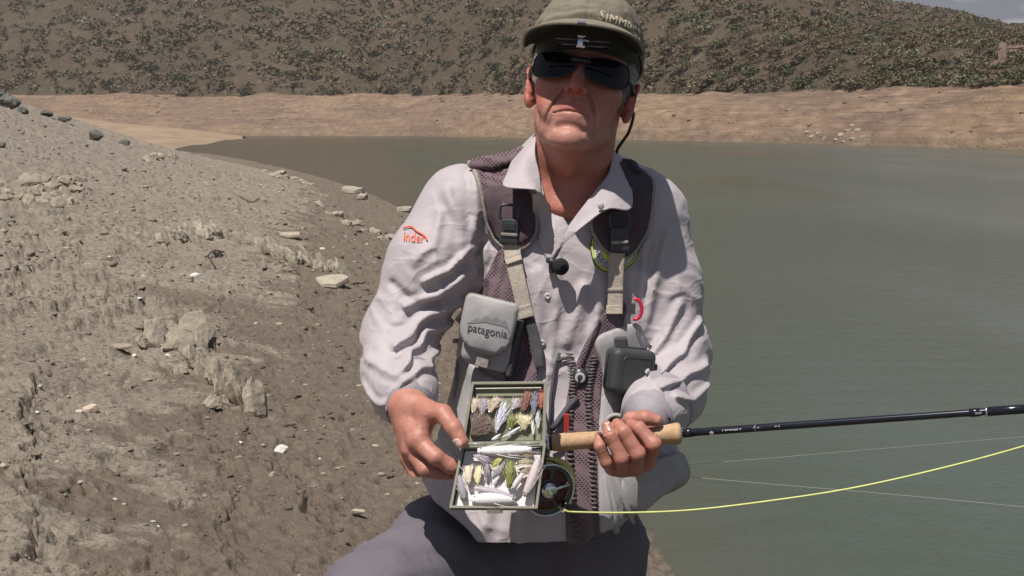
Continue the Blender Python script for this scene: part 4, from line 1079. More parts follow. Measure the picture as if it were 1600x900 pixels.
def plate(name, out, y, th, mat, par, c, R, bul=0.003, step=.006, bev=.0008):
    vv, ff = fill(out * 1000, step * 1000); vv = vv / 1000; w, h = np.abs(vv).max(0)
    G = np.stack([vv[:, 0], y - bul * (1 - (vv[:, 0] / w) ** 2) * (1 - (vv[:, 1] / h) ** 4) + (fbm(np.stack([vv[:, 0] * 30, vv[:, 1] * 30, vv[:, 0] * 0], -1), 2, 6) - .5) * .004, vv[:, 1]], 1)
    o = part(name, mesh_of(loc(c, R, G), ff), mat, par, True); mod(o, 'SOLIDIFY', thickness=th, offset=0); return o
fl = rounded_plate(.0415, .0425, .037, .009)
FLP = plate('pouch_flap', fl, -.0215, .0028, M_nyl, VE, PC + np.array([0, 0, .014]), RP, .006)
v, f = tube(loc(PC + np.array([0, 0, .014]), RP, np.array([(x * 1.0, -.0212, z) for x, z in np.vstack([fl, fl[:1]])])), .0016, 6, False); part('flap_piping', mesh_of(v, f), M_bind, VE, True)
v, f = boxm((.0415, .002, -.012), (.004, .014, .044)); o = part('pouch_side', mesh_of(loc(PC, RP, v), f), M_nyld, VE); soft(o, .003)
v, f = boxm((.0, -.0180, -.040), (.010, .002, .010)); o = part('pull_tab', mesh_of(loc(PC, RP, v), f), M_bind, VE); soft(o, .001)
M_ink = plain('dark print', (.045, .040, .050), .7, .1)
M_ink2 = plain('grey print', (.215, .205, .215), .7, .1)
bvh_f = bvh_of(FLP)
drape_text('print', 'patagonia', 762, 517, .0185, math.radians(-9), bvh_f, M_ink, VE, -.1, .0007, xs=.86, th=.0002)
# mountain skyline print above the word
sk = [(728, 507), (738, 502), (746, 497), (752, 500), (760, 493), (768, 499), (776, 495), (784, 501), (790, 499), (796, 514), (799, 528), (792, 512), (784, 508), (770, 506), (758, 503), (745, 505)]
vv, ff = fill(outline(sk, sharp=True), 3.0)
o = part('print', mesh_of(np.array([drape_point(bvh_f, B(x, y, -.1), .0007) for x, y in vv]), ff), M_ink2, VE)
# ---- round badge on the chest
bdy = (955, 384)
M_lime = plain('lime yellow print', (.55, .66, .04), .6, .1); M_lime2 = plain('leaf green print', (.12, .30, .03), .6, .1); M_wh = plain('badge ground', (.50, .47, .48), .6, .05)
BD = empty('badge'); keep(BD, PERSON); BD.location = (0, 0, 0)
def ringpts(cx, cy, rx, ry, n=40): return [(cx + rx * math.cos(a), cy + ry * math.sin(a)) for a in np.linspace(0, 2 * math.pi, n, endpoint=False)]
panel('badge_ground', ringpts(*bdy, 34, 34, 16), M_wh, BD, .0035, .001)
def loop(name, rr, r, mat, par=BD, off=.0048):
    v, f = tube([surf(bdy[0] + rr * math.cos(a), bdy[1] + rr * math.sin(a), off) for a in np.linspace(0, 2 * math.pi, 49)], r, 6, False); part(name, mesh_of(v, f), mat, par, True)
loop('badge_ring', 34.5, .0015, M_lime); loop('badge_edge', 36.5, .0009, M_ink)
panel('badge_figure', [(934, 372), (946, 380), (950, 395), (949, 406), (941, 398), (936, 386)], M_lime, BD, .0048, .001)
panel('badge_figure', [(958, 376), (970, 384), (966, 402), (953, 410), (951, 395)], M_lime2, BD, .0048, .001)
def bvhall(*a): return bvh_of(*a)
for ch, ang in zip('A MOSCA', np.linspace(200, 108, 7)):
    if ch == ' ': continue
    a = math.radians(ang); drape_text('badge_letter', ch, bdy[0] + 28 * math.cos(a), bdy[1] + 28 * math.sin(a), .0085, math.radians(90 - ang), bvh_sh, M_ink, BD, 0, .0062, th=.0002)
# ---- sleeve print
M_or = plain('orange red print', (.75, .13, .06), .6, .1)
drape_text('sleeve_print', 'Tinder'[1:] , 651, 368, .0200, math.radians(-3), bvh_sh, M_or, SH, 0, .0018, xs=.80, th=.0003)
v, f = tube([surf(x, y, .003) for x, y in spline([(634, 356), (646, 353), (655, 359), (668, 366), (672, 372)], 14)], .0013, 6); part('sleeve_print', mesh_of(v, f), M_or, SH)
# ================================================================== trousers and boots
def pants_sdf(p):
    d = s_ell(p, B(850, 840, .09), (.150, .105, .16))
    r = s_chain(p, [B(780, 880, .08), B(694, 872, -.05), B(585, 962, -.25), P(500, 1075, 1.80)], [.092, .090, .086, .070], .02)
    l = s_chain(p, [B(925, 860, .08), B(928, 960, .08), P(935, 1260, 2.12)], [.090, .082, .070], .02)
    r2 = s_chain(p, [P(500, 1075, 1.80), P(505, 1280, 1.86), P(510, 1450, 1.98)], [.070, .058, .048], .02)
    l2 = s_chain(p, [P(935, 1260, 2.12), P(925, 1225, 2.35), P(920, 1180, 2.62)], [.070, .058, .046], .02)
    d = smin(d, smin(r, r2, .02), .04); d = smin(d, smin(l, l2, .02), .04)
    ax = P(500, 1075, 1.8) - B(700, 850, -.09)
    d = d - .0045 * fold_noise(p, ax, 10, 3, 63, 1.2) - .0040 * fold_noise(p, ax, 16, 4, 64, 1.0, 7) - .003 * fold_noise(p, ax, 26, 5, 65, -.6, 7) + (fbm(p * 9, 2, 68) - .5) * .012
    return d
V_, F_ = net(pants_sdf, (-.50, 1.60, .12), (.36, 2.75, .80), .0070)
M_pants = fabric('slate grey trousers', (.118, .105, .122), 700, .85, .3, .07, 18)
PT_ = part('trousers', mesh_of(V_, F_), M_pants, PERSON, True); mod(PT_, 'SMOOTH', factor=.5, iterations=2)
M_boot = plain('grey wading boot', (.09, .085, .08), .8, .2, 60, .4, .003); M_sole = plain('rubber sole', (.02, .02, .02), .9)
for (hx, hy, dx, dy_) in ((-.262, 1.99, -.03, -.25), (.125, 2.62, .0, .2)):
    g = bank_z(hx, hy); up = .03 if dy_ < 0 else .02
    def bs(p, hx=hx, hy=hy, dx=dx, dy_=dy_, g=g):
        a = np.array([hx, hy, g + .06]); b_ = a + np.array([dx, dy_, -.012]); d = s_cap(p, a, b_, .052, .042)
        d = smin(d, s_cap(p, a, a + np.array([0, 0, .12]), .05, .055), .03); return smax(d, (g + .018) - p[:, 2], .004)
    v, f = net(bs, (hx - .12, hy - .34, g), (hx + .12, hy + .32, g + .25), .006); B_ = part('boot', mesh_of(v, f), M_boot, PERSON, True)
    v, f = boxm((hx + dx / 2, hy + dy_ / 2, g + .010), (.047, abs(dy_) / 2 + .045, .014)); soft(part('sole', mesh_of(v, f), M_sole, B_), .006)
# ================================================================== nails
M_nail = plain('fingernail', (.66, .42, .35), .25, .05, 200)
def nail(px, py, dy, w, h, ang, tilt=(0, 0)):
    c = B(px, py, dy); R = rotY(math.radians(ang)) @ rotX(math.radians(tilt[0])) @ rotZ(math.radians(tilt[1])); G = []
    for u in np.linspace(-1, 1, 11):
        G.append([(w * u * (1 - .0 * v), -.0012 * (1 - u * u) - .0004 * (1 - v * v) + .001, h * v * math.sqrt(max(0, 1 - .35 * u * u))) for v in np.linspace(-1, 1, 9)])
    o = part('nail', mesh_of(loc(c, R, np.array(G).reshape(-1, 3)), grid_faces(11, 9)), M_nail, BODY_OBJ2, True); mod(o, 'SOLIDIFY', thickness=.0008, offset=0)
BODY_OBJ2 = PERSON
bvh_skin = bvh_of(BODY_OBJ)
def nail_on(px, py, w, h, ang):
    k = 1000 / .93; w *= k; h *= k; ca, sa = math.cos(math.radians(ang)), math.sin(math.radians(ang))
    O = [(px + w * math.copysign(abs(math.cos(t)) ** .8, math.cos(t)) * ca - h * math.sin(t) * sa, py + w * math.copysign(abs(math.cos(t)) ** .8, math.cos(t)) * sa + h * math.sin(t) * ca) for t in np.linspace(0, 2 * math.pi, 28, endpoint=False)]
    vv, ff = fill(np.array(O), 1.6)
    W3 = [drape_point(bvh_skin, B(x, y, -.28), .0007, .16) for x, y in vv]
    o = part('nail', mesh_of(np.array(W3), ff), M_nail, PERSON, True); mod(o, 'SOLIDIFY', thickness=.0009, offset=0)
nail_on(716, 687, .0068, .0075, 146); nail_on(937, 681, .0034, .0045, -10); nail_on(950, 665, .0042, .0045, -15)
# ================================================================== fly box
M_box = plain('olive grey box plastic', (.25, .245, .195), .30, .06, 80)
M_foam = plain('white foam', (.72, .68, .66), .9, .06, 300, .3, .001, 700)
M_olive = plain('olive foam sheet', (.23, .225, .145), .5, .1, 60, .2, .001)
def quad(*c): return [B(*q) for q in c]
BX = empty('fly_box', 'open olive plastic fly box crowded with flies, held out in the hand', 'fly box', loc=tuple(Bh(787, 695, -.33)))
class Tray:
    def __init__(s, TL, TR, BL, BR): s.c = [np.array(q) for q in (TL, TR, BL, BR)]; n = np.cross(s.c[1] - s.c[0], s.c[2] - s.c[0]); n /= np.linalg.norm(n); s.n = n if n[1] < 0 else -n
    def q(s, u, v, d=0.0):
        """u 0..1 left-right, v 0..1 top-bottom, d toward the camera"""
        a, b_, c_, e = s.c; return (a * (1 - u) + b_ * u) * (1 - v) + (c_ * (1 - u) + e * u) * v + s.n * d
    def px(s, px, py, d=0.0):
        """where the sight line through a pixel meets the tray's floor"""
        o = np.array([0, 0, H]); r = ray(px, py); p0 = s.c[0] + s.n * d; k = ((p0 - o) @ s.n) / (r @ s.n); return o + r * k
    def build(s, name, depth, wall, rim, mat, par):
        U = np.linalg.norm(s.c[1] - s.c[0]); V = np.linalg.norm(s.c[2] - s.c[0]); wu, wv = wall / U, wall / V
        def ring(i, d): return [s.q(i * wu, i * wv, d), s.q(1 - i * wu, i * wv, d), s.q(1 - i * wu, 1 - i * wv, d), s.q(i * wu, 1 - i * wv, d)]
        rings = [ring(.45, -depth - .0018), ring(.0, -depth), ring(0, -.001), ring(-.35, -.001), ring(-.35, rim), ring(.9, rim), ring(1, 0), ring(1.15, -depth)]
        Vv = np.array(rings).reshape(-1, 3); F = [(i * 4 + j, i * 4 + (j + 1) % 4, i * 4 + 4 + (j + 1) % 4, i * 4 + 4 + j) for i in range(len(rings) - 1) for j in range(4)]
        m = len(rings) * 4; F += [(3, 2, 1, 0), (m - 4, m - 3, m - 2, m - 1)]
        o = part(name, mesh_of(Vv, F), mat, par); mod(o, 'BEVEL', width=.0009, segments=2, limit_method='ANGLE', angle_limit=.5); return o
LID = Tray(Bh(738, 598, -.300), Bh(853, 597, -.300), Bh(722, 694, -.330), Bh(851, 692, -.330))
BAS = Tray(Bh(722, 697, -.332), Bh(852, 694, -.332), Bh(703, 793, -.372), Bh(839, 794, -.372))
LID.build('lid', .012, .0030, .0012, M_box, BX); BAS.build('base', .016, .0028, .0014, M_box, BX)
def slab(tr, name, d0, d1, i, mat, par):
    u = i / np.linalg.norm(tr.c[1] - tr.c[0]); v = i / np.linalg.norm(tr.c[2] - tr.c[0]); q = [(u, v), (1 - u, v), (1 - u, 1 - v), (u, 1 - v)]
    V = [tr.q(a, b_, d0) for a, b_ in q] + [tr.q(a, b_, d1) for a, b_ in q]; return part(name, mesh_of(V, [(3, 2, 1, 0), (4, 5, 6, 7), (0, 1, 5, 4), (1, 2, 6, 5), (2, 3, 7, 6), (3, 0, 4, 7)]), mat, par)
slab(BAS, 'foam_lining', -.0155, -.010, .0048, M_foam, BX); slab(LID, 'foam_lining', -.0115, -.009, .005, M_olive, BX)
M_win = material('clear lid sheet', (1, 1, 1), .03, Transmission_Weight=1.0, IOR=1.12, Specular_IOR_Level=1.0)
v, f = tube([LID.q(.06, .10, .0005), LID.q(.94, .095, .0005)], .0011, 6); part('window_bar', mesh_of(v, f), plain('pale bar', (.5, .48, .38), .3), BX)
for a, b_ in ((.06, .30), (.70, .94)):
    v, f = tube([LID.q(a, 1.01, .001), LID.q(b_, 1.01, .001)], .0026, 8); part('hinge', mesh_of(v, f), M_box, BX, True)
v, f = tube([BAS.q(.05, .0, .0), BAS.q(.95, .0, .0)], .0010, 6); part('hinge_pin', mesh_of(v, f), M_chrome, BX, True)
v, f = boxm((0, 0, 0), (.011, .003, .0035)); part('latch', mesh_of(v + BAS.q(.52, 1.03, -.004), f), M_box, BX)
# ---- flies
PAL = {}
def col(c, rough=.6, name='dyed feather'):
    k = (tuple(c), rough)
    if k not in PAL: PAL[k] = plain(name, c, rough, .22, 500, .3, .0006, 1500)
    return PAL[k]
M_hook = material('bronzed hook wire', (.35, .33, .30), .2, Metallic=1.0); M_eye = material('black eye', (.01, .01, .01), .1)
rf = np.random.RandomState(12)
def fly(tr, kind, label, a, b_, w, c1, c2, bow=0., lift=.003, group=None, eye=True, hair=70, bodyw=.62):
    """a = head, b_ = tail in picture coordinates on the tray floor; w half width in mm"""
    w = w * (1.38 if w < 8 else 1.15)
    if 'baitfish' in kind: bodyw = .95; w *= 1.12; hair = 26
    bead = kind == 'wet_fly'
    d0 = -.009 + lift + rf.uniform(0, .0015); A, Z = tr.px(*a, d0), tr.px(*b_, d0)
    ax = Z - A; Ln = np.linalg.norm(ax); ax /= Ln; sd = np.cross(ax, tr.n)
    E = empty(kind, label, 'fishing fly', 'flies packed in the fly box', tuple(A))
    def pos(t, s=0, h=0): return A + ax * Ln * t + sd * (s + bow * math.sin(math.pi * t)) * .001 + tr.n * h * .001
    W_ = lambda t: w * (math.sin(math.pi * min(1, t * .80 + .14)) ** .7)
    n = 14; c = [pos(t, 0, 0) for t in np.linspace(0, .92, n)]; v, f = tube(c, [max(.0004, W_(t) * bodyw * .001) for t in np.linspace(0, .92, n)], 10); part('fly_body', mesh_of(v, f), col(c1), E, True)
    V, F = [], []
    for i in range(hair):
        t0 = rf.uniform(0, .35); s0 = rf.uniform(-1, 1) * W_(t0) * .5; s1 = rf.normal() * w * .62; t1 = min(1.12, t0 + rf.uniform(.5, .85)); h = rf.uniform(.2, 1) * w * .55
        p0, p1, p2 = pos(t0, s0, h), pos((t0 + t1) / 2, (s0 + s1) * .62, h + w * .25), pos(t1, s1, h * .4); k = sd * .00042
        o = len(V); V += [p0 - k, p0 + k, p1 + k, p1 - k, p2]; F += [(o, o + 1, o + 2, o + 3), (o + 3, o + 2, o + 4)]
    part('wing', mesh_of(V, F), col(c2), E)
    hk = spline([pos(-.04, 0, -.3), pos(.5, 0, -.6), pos(.8, w * .3, -.4), pos(.86, w * .95, 0), pos(.72, w * 1.1, .2)], 16); v, f = tube(hk, .00042, 5); part('hook', mesh_of(v, f), M_hook, E, True)
    if eye:
        for s in (-.35, .35) if w > 4.8 and not bead else (0,):
            v, f = net(lambda p: L(p) - (.0017 if bead else .0011), (-.0024,) * 3, (.0024,) * 3, .0007, 2); part('eye', mesh_of(v + pos(.0 if bead else .06, s * w * (0 if bead else 1), w * .55), f), M_chrome if bead or w < 4 else M_eye, E, True)  # chrome beads and eyes of slim flies also put glints in the box
    return E
wht, crm, lil, gry, brn, olv, yel, red, org, slt, gld = (.74, .71, .70), (.66, .56, .40), (.42, .36, .42), (.30, .28, .31), (.16, .105, .085), (.17, .18, .035), (.50, .48, .16), (.24, .07, .05), (.55, .14, .06), (.12, .13, .17), (.42, .33, .17)
T_ = BAS
fly(T_, 'baitfish_fly', 'long white baitfish fly lying level just below the box hinge', (746, 705), (838, 702), 5.2, wht, wht, 1, .008)
fly(T_, 'baitfish_fly', 'fat cream white baitfish fly lying level at the bottom of the box', (737, 782), (811, 782), 7.0, wht, (.70, .64, .60), -2, .006)
fly(T_, 'baitfish_fly', 'thin lilac grey fly resting against the fat white one, above it', (806, 780), (735, 762), 3.6, lil, lil, 2, .009)
fly(T_, 'baitfish_fly', 'pinkish grey baitfish fly leaning along the right wall of the base', (820, 775), (843, 710), 5.0, (.50, .42, .42), (.46, .39, .41), 2, .009)
fly(T_, 'baitfish_fly', 'grey baitfish fly standing along the left wall of the base', (726, 782), (716, 740), 3.8, gry, (.36, .33, .33), 0, .006)
fly(T_, 'popper_fly', 'cream popper with a dark dot, left of the yellow tipped one', (733, 757), (731, 724), 4.6, crm, (.6, .52, .42), 0, .008, bodyw=.8)
fly(T_, 'popper_fly', 'cream popper with a yellow green end, beside the dotted one', (746, 758), (750, 726), 3.8, (.64, .62, .28), crm, 0, .008, bodyw=.8)
fly(T_, 'streamer_fly', 'broad olive green fly in the middle of the base', (796, 762), (799, 717), 6.6, olv, (.20, .21, .05), 0, .009, hair=80)
fly(T_, 'streamer_fly', 'small mustard yellow fly left of the broad olive one', (785, 716), (768, 730), 3.8, (.30, .24, .05), yel, 0, .007)
fly(T_, 'streamer_fly', 'slim dark grey fly slanting between the poppers and the olive fly', (791, 719), (768, 751), 3.0, slt, gry, 0, .008)
fly(T_, 'streamer_fly', 'dusky purple fly curled under the long white one', (738, 712), (766, 726), 4.0, (.20, .16, .20), lil, -3, .006)
fly(T_, 'streamer_fly', 'dull mauve fly bent down beside the yellow tipped popper', (762, 722), (759, 748), 3.2, (.19, .16, .19), (.30, .26, .30), 0, .006)
fly(T_, 'nymph_fly', 'golden brown fly, upper one near the right wall of the base', (808, 711), (834, 708), 2.8, gld, (.30, .24, .12), 0, .006)
fly(T_, 'nymph_fly', 'pale gold ribbed fly, middle one near the right wall of the base', (808, 722), (833, 721), 3.0, (.55, .47, .28), (.45, .38, .24), 0, .007)
fly(T_, 'nymph_fly', 'brown speckled fly, lowest of those near the right wall of the base', (810, 741), (831, 734), 3.6, brn, (.36, .28, .20), 0, .006)
fly(T_, 'baitfish_fly', 'pale silver fly leaning against the right hand baitfish fly', (800, 765), (818, 738), 3.0, (.55, .52, .52), (.5, .46, .46), 0, .010)
T_ = LID
fly(T_, 'wet_fly', 'cream yellow tufted fly at the far left of the lid', (739, 645), (742, 621), 4.6, crm, crm, 0, .003)
fly(T_, 'wet_fly', 'lilac tufted fly, second from the left in the lid', (753, 647), (759, 622), 4.6, lil, (.44, .37, .42), 0, .003)
fly(T_, 'wet_fly', 'peach and cream tufted fly, third from the left in the lid', (765, 645), (780, 620), 5.0, (.62, .44, .40), crm, 0, .003)
fly(T_, 'hair_fly', 'bushy brown fly filling the lower left of the lid', (738, 682), (764, 652), 14, brn, (.23, .165, .14), 0, .003, hair=420, bodyw=.5, eye=False)
fly(T_, 'streamer_fly', 'shiny white streamer slanting down the middle of the lid', (774, 676), (792, 626), 4.6, wht, (.66, .66, .74), 0, .006)
fly(T_, 'wet_fly', 'pale lilac fly under the bright beads in the lid', (801, 640), (810, 622), 4.0, lil, (.55, .48, .52), 0, .003)
fly(T_, 'streamer_fly', 'red brown feathered fly hanging from the top of the lid', (817, 645), (826, 607), 5.6, red, (.28, .13, .10), 0, .003)
fly(T_, 'streamer_fly', 'orange red fly in the top right corner of the lid', (845, 640), (846, 608), 3.6, org, (.40, .12, .06), 0, .003)
fly(T_, 'streamer_fly', 'slate blue slim fly between the red brown and the orange fly', (834, 652), (836, 608), 3.2, slt, (.20, .20, .26), 0, .005)
fly(T_, 'hair_fly', 'fluffy cream yellow fly low in the right half of the lid', (818, 672), (821, 648), 8.5, (.66, .60, .38), (.70, .62, .42), 0, .003, hair=160, eye=False)
fly(T_, 'wet_fly', 'moss green fly left of the fluffy cream one', (797, 671), (803, 648), 5.5, olv, (.24, .25, .08), 0, .003)
fly(T_, 'nymph_fly', 'thin white and green fly right of the fluffy cream one', (833, 681), (831, 656), 1.8, (.60, .66, .45), wht, 0, .004, hair=10)
fly(T_, 'nymph_fly', 'slim silver fly below the orange red one', (841, 671), (840, 642), 2.4, (.5, .5, .5), (.5, .5, .52), 0, .004)
fly(T_, 'spoon_lure', 'polished silver lure slanting across the bottom of the lid', (786, 684), (817, 665), 2.6, (.62, .62, .66), (.6, .6, .6), 0, .006, hair=4)
fly(T_, 'spoon_lure', 'short bright silver lure beside the box hinge', (768, 688), (783, 678), 2.4, (.7, .7, .72), (.7, .7, .7), 0, .008, hair=4)
# ================================================================== rod, reel and lines
def _cork(t, b, co, geo):
    n = t.noise(geo, 120, 5, .6); n2 = t.noise(t.mapv(geo, (1, 1, .3)), 420, 3)
    c = t.mix(t.ramp(n, [(.35, 0), (.65, 1)]), (.40, .245, .135), (.50, .330, .195)); c = t.mix(t.ramp(n2, [(.60, 0), (.70, .85)]), c, (.16, .09, .05))
    t.l.new(c, b.inputs['Base Color']); bump(t, b, n2, .4, .0008)
M_cork = material('cork', fn=_cork, rough=.75)
M_rod = material('black lacquered blank', (.010, .011, .018), .16)
ra, rb_ = Bh(862, 692, -.262), Bh(1064, 677, -.272); rd = rb_ - ra
RODE = empty('fishing_rod', 'black fly rod with a cork handle gripped in the hand, pointing right over the water', 'fishing rod', loc=tuple(ra))
prof = [(0, 9), (.006, 11.6), (.03, 12.4), (.12, 12.6), (.30, 12.2), (.45, 11.0), (.60, 11.2), (.78, 12.0), (.90, 14.0), (.965, 15.6), (.985, 15.2), (1.0, 12.5), (1.002, 6)]
prof = spline(prof, 60); v, f = tube([ra + rd * t for t, r in prof], [r * .001 for t, r in prof], 28); part('cork_handle', mesh_of(v, f), M_cork, RODE, True)
rend = Bh(1600, 639, -.43); rdir = (rend - rb_)
pts = [rb_ - rd * .01 + rdir * t - np.array([0, 0, .004 * math.sin(min(1, t / 1.6) * math.pi)]) * 0 for t in np.linspace(0, 5, 60)]
v, f = tube(pts, np.linspace(.0056, .0012, 60), 20); part('blank', mesh_of(v, f), M_rod, RODE, True)
def rodp(t): return rb_ - rd * .01 + rdir * t
def rr(t): return .0056 - .0044 * t / 5
for t0, t1, k, m in ((0, .012, 1.5, M_chrome), (.012, .04, 1.18, M_rod), (.855, .885, 1.22, M_rod), (.905, 1.03, 1.32, M_rod), (.235, .238, 1.05, M_chrome), (.90, .906, 1.4, M_chrome)):
    v, f = tube([rodp(t0), rodp(t0 + .001), rodp(t1 - .001), rodp(t1)], [rr(t0) * k * .9, rr(t0) * k, rr(t1) * k, rr(t1) * k * .9], 20); part('ferrule' if t0 > .9 else 'winding', mesh_of(v, f), m, RODE, True)
v, f = tube([rodp(.868) + [0, -.006, 0], rodp(.885) + [0, -.0085, .001]], [.0016, .0012], 6); part('guide_foot', mesh_of(v, f), M_chrome, RODE)
M_wp = plain('white print', (.75, .75, .78), .4, .05)
bvh_rod = bvh_of([o for o in bpy.data.objects if o.name.startswith('blank')][0])
ang = math.atan2(-(639 - 677), 536)
v, f = tube([np.array(drape_point(bvh_rod, Bh(1110, 673.5, -.28), .0006)), np.array(drape_point(bvh_rod, Bh(1110, 673.5, -.28), .0012))], [.0030, .0028], 20); part('print', mesh_of(v, f), M_wp, RODE)
drape_text('print', 'HARDY', 1134, 672, .0080, ang, bvh_rod, M_wp, RODE, -.29, .0004, xs=1.15, th=.0003)
drape_text('print', '9\' 0"', 1171, 669.5, .0052, ang, bvh_rod, M_wp, RODE, -.31, .0004, xs=1.3, th=.0003)
drape_text('print', '# 8', 1204, 667, .0058, ang, bvh_rod, M_wp, RODE, -.32, .0004, xs=1.0, th=.0003)
# reel seat and reel
v, f = tube([ra + rd * t for t in (-.42, -.40, -.06, -.05, .0, .004)], [.009, .0095, .0095, .0115, .0115, .010], 20); part('reel_seat', mesh_of(v, f), M_rod, RODE, True)
v, f = tube([ra + rd * t for t in (-.045, -.04, -.02, -.015)], [.0105, .0125, .0125, .0105], 20); part('locking_ring', mesh_of(v, f), M_chrome, RODE, True)
RC = Bh(851, 760, -.262); RRm = rotZ(math.radians(20)) @ rotX(math.radians(6))
RL = empty('reel'); keep(RL, RODE); RL.location = (0, 0, 0)
def _rl(): pass
RL.location = Vector(RC) - Vector(ra)
def circ(r, y, n=48, a0=0, a1=2 * math.pi): return [loc(RC, RRm, (r * math.cos(a), y, r * math.sin(a))) for a in np.linspace(a0, a1, n)]
M_reel = material('gunmetal reel', (.10, .10, .115), .3, Metallic=.8); M_line = plain('yellow green fly line', (.56, .60, .20), .5, .1)
M_redr = plain('red backing line', (.11, .035, .035), .7, .5, 300, .5, .001)
def rpart(n_, v, f, m, sm=True): return part(n_, mesh_of(v, f), m, RL, sm)
rpart('rim', *tube(circ(.0385, -.017, 65), .0017, 8, False), M_chrome); rpart('rim', *tube(circ(.0395, .017, 65), .0016, 8, False), M_reel)
v, f = tube([loc(RC, RRm, (0, y, 0)) for y in (-.0165, -.016, -.012, -.0115)], [.0375, .038, .038, .030], 64); 
# spool face: a plate with five windows
A5 = []; rings_ = np.array([.013, .0165, .020, .024, .028, .0315, .0345, .038]); th_ = np.linspace(0, 2 * math.pi, 120, endpoint=False); Vv = []; Ff = []
for r in rings_:
    for a in th_: Vv.append(loc(RC, RRm, (r * math.cos(a), -.0165, r * math.sin(a))))
for i in range(len(rings_) - 1):
    for j in range(120):
        a = th_[j]; open_ = 1 <= i <= 5 and (a * 5 / (2 * math.pi)) % 1 > .22 and i < 5
        if not open_: Ff.append((i * 120 + j, i * 120 + (j + 1) % 120, (i + 1) * 120 + (j + 1) % 120, (i + 1) * 120 + j))
o = rpart('spool_face', np.array(Vv), Ff, M_reel); mod(o, 'SOLIDIFY', thickness=.0018, offset=0)
rpart('spooled_line', *tube([loc(RC, RRm, (0, y, 0)) for y in (-.012, -.011, .0, .011, .012)], [.030, .0345, .0362, .0345, .030], 48), M_line)
rpart('backing', *tube([loc(RC, RRm, (0, y, 0)) for y in (-.0145, -.0135, -.0125)], [.012, .0305, .0315], 48), M_redr)
rpart('back_plate', *tube([loc(RC, RRm, (0, y, 0)) for y in (.0135, .014, .017, .0175)], [.030, .0395, .0395, .030], 48), M_reel)
rpart('loose_line', *tube(circ(.0425, -.002, 40, math.radians(-35), math.radians(95)), [.0012 + .0045 * math.sin(math.pi * k / 39) for k in range(40)], 10), M_line)
rpart('hub', *tube([loc(RC, RRm, (0, y, 0)) for y in (-.015, -.020, -.0225, -.024)], [.013, .012, .009, .005], 32), M_chrome)
rpart('crank_arm', *tube([loc(RC, RRm, (0, -.020, 0)), loc(RC, RRm, (.031, -.0205, .008))], [.0028, .0018], 8), M_chrome)
rpart('handle_knob', *tube([loc(RC, RRm, (.022, y, -.019)) for y in (-.018, -.021, -.030, -.034, -.035)], [.003, .0042, .005, .0046, .002], 16), M_rod)
rpart('reel_foot', *tube([loc(RC, RRm, (-.005, 0, .038)), loc(RC, RRm, (-.004, .0, .050)), loc(RC, RRm, (-.004, .0, .058))], [.006, .0045, .006], 12), M_reel)
tag(RL)
# fly line and leader
def line(name, pts, r, mat, label, n=60):
    q = spline([B(*p) for p in pts], n); v, f = tube(q, r, 6); return tag(obj(name, mesh_of(v, f), mat, None, True), label, 'fishing line')
line('fly_line', [(872, 792, -.23), (884, 798, -.25), (900, 800, -.285), (980, 801, -.34), (1080, 797, -.345), (1200, 783, -.35), (1330, 763, -.36), (1470, 732, -.37), (1600, 697, -.40), (1720, 657, -.43), (1800, 624, -.43)], .00135, M_line, 'yellow green fly line running in a curve from the reel to the right')
M_mono = material('clear monofilament', (.55, .55, .50), .15, Transmission_Weight=.55, IOR=1.4)
line('leader_line', [(1040, 742, -.10), (1200, 756, -.12), (1400, 773, -.15), (1600, 792, -.18), (2200, 850, -.25)], .00050, M_mono, 'thin pale leader sloping down to the right below the rod')
line('leader_line', [(1050, 728, -.02), (1200, 716, -.04), (1350, 703, -.06), (1520, 689, -.08), (2200, 630, -.15)], .00033, M_mono, 'faint hair thin leader just below the rod, rising to the right')
# ================================================================== things clipped to the vest
MC = empty('lapel_microphone', 'small black foam microphone clipped to the shirt front below the collar', 'microphone', loc=tuple(surf(868, 408, .02)))
c = np.array(MC.location); v, f = net(lambda p: s_ell(p, (0, 0, 0), (.0125, .0125, .0130)) + (fbm(p * 500, 2, 2) - .5) * .0012, (-.017,) * 3, (.017,) * 3, .0011)
M_blk = plain('black foam', (.010, .009, .011), .95, .3, 900, .6, .001, 1500); part('foam_ball', mesh_of(v + c + [.004, -.004, -.002], f), M_blk, MC, True)
v, f = tube([c + [-.016, .006, .007], c + [-.010, .002, .006], c + [0, 0, 0]], [.0045, .005, .004], 10); part('microphone_body', mesh_of(v, f), M_plast, MC, True)
v, f = boxm(c + np.array([-.010, .010, -.004]), (.004, .006, .009)); soft(part('clip', mesh_of(v, f), M_plast, MC), .001)
v, f = tube([surf(x, y, .004) for x, y in ((859, 420), (862, 440), (852, 500), (846, 560))], .0011, 6); 
RT = empty('retractor', 'small black retractor with a round white face hanging on the vest front', 'retractor', loc=tuple(surf(900, 575, .012, bvh_t)))
c = np.array(RT.location); Rr = rotY(math.radians(12))
v, f = net(lambda p: smin(s_ell(p, (0, 0, .0), (.0125, .006, .0135)), s_cap(p, (0, 0, .0), (-.001, 0, -.026), .007, .0035), .006), (-.016, -.01, -.034), (.016, .01, .018), .0016); part('case', mesh_of(v @ Rr.T + c, f), M_plast, RT, True)
v, f = tube([c + [0, -.0045, 0], c + [0, -.0068, 0], c + [0, -.0072, 0]], [.0078, .0078, .006], 24); part('face_disc', mesh_of(v, f), M_wh, RT)
v, f = tube([c + [0, -.0072, 0], c + [0, -.0078, 0]], [.0028, .0026], 16); part('face_dot', mesh_of(v, f), M_ink, RT)
v, f = tube([c + [.002, 0, .014], surf(908, 545, .012, bvh_t), surf(922, 505, .014, bvh_t), surf(930, 490, .012, bvh_t)], .0013, 6); part('cord', mesh_of(v, f), M_plast, RT, True)
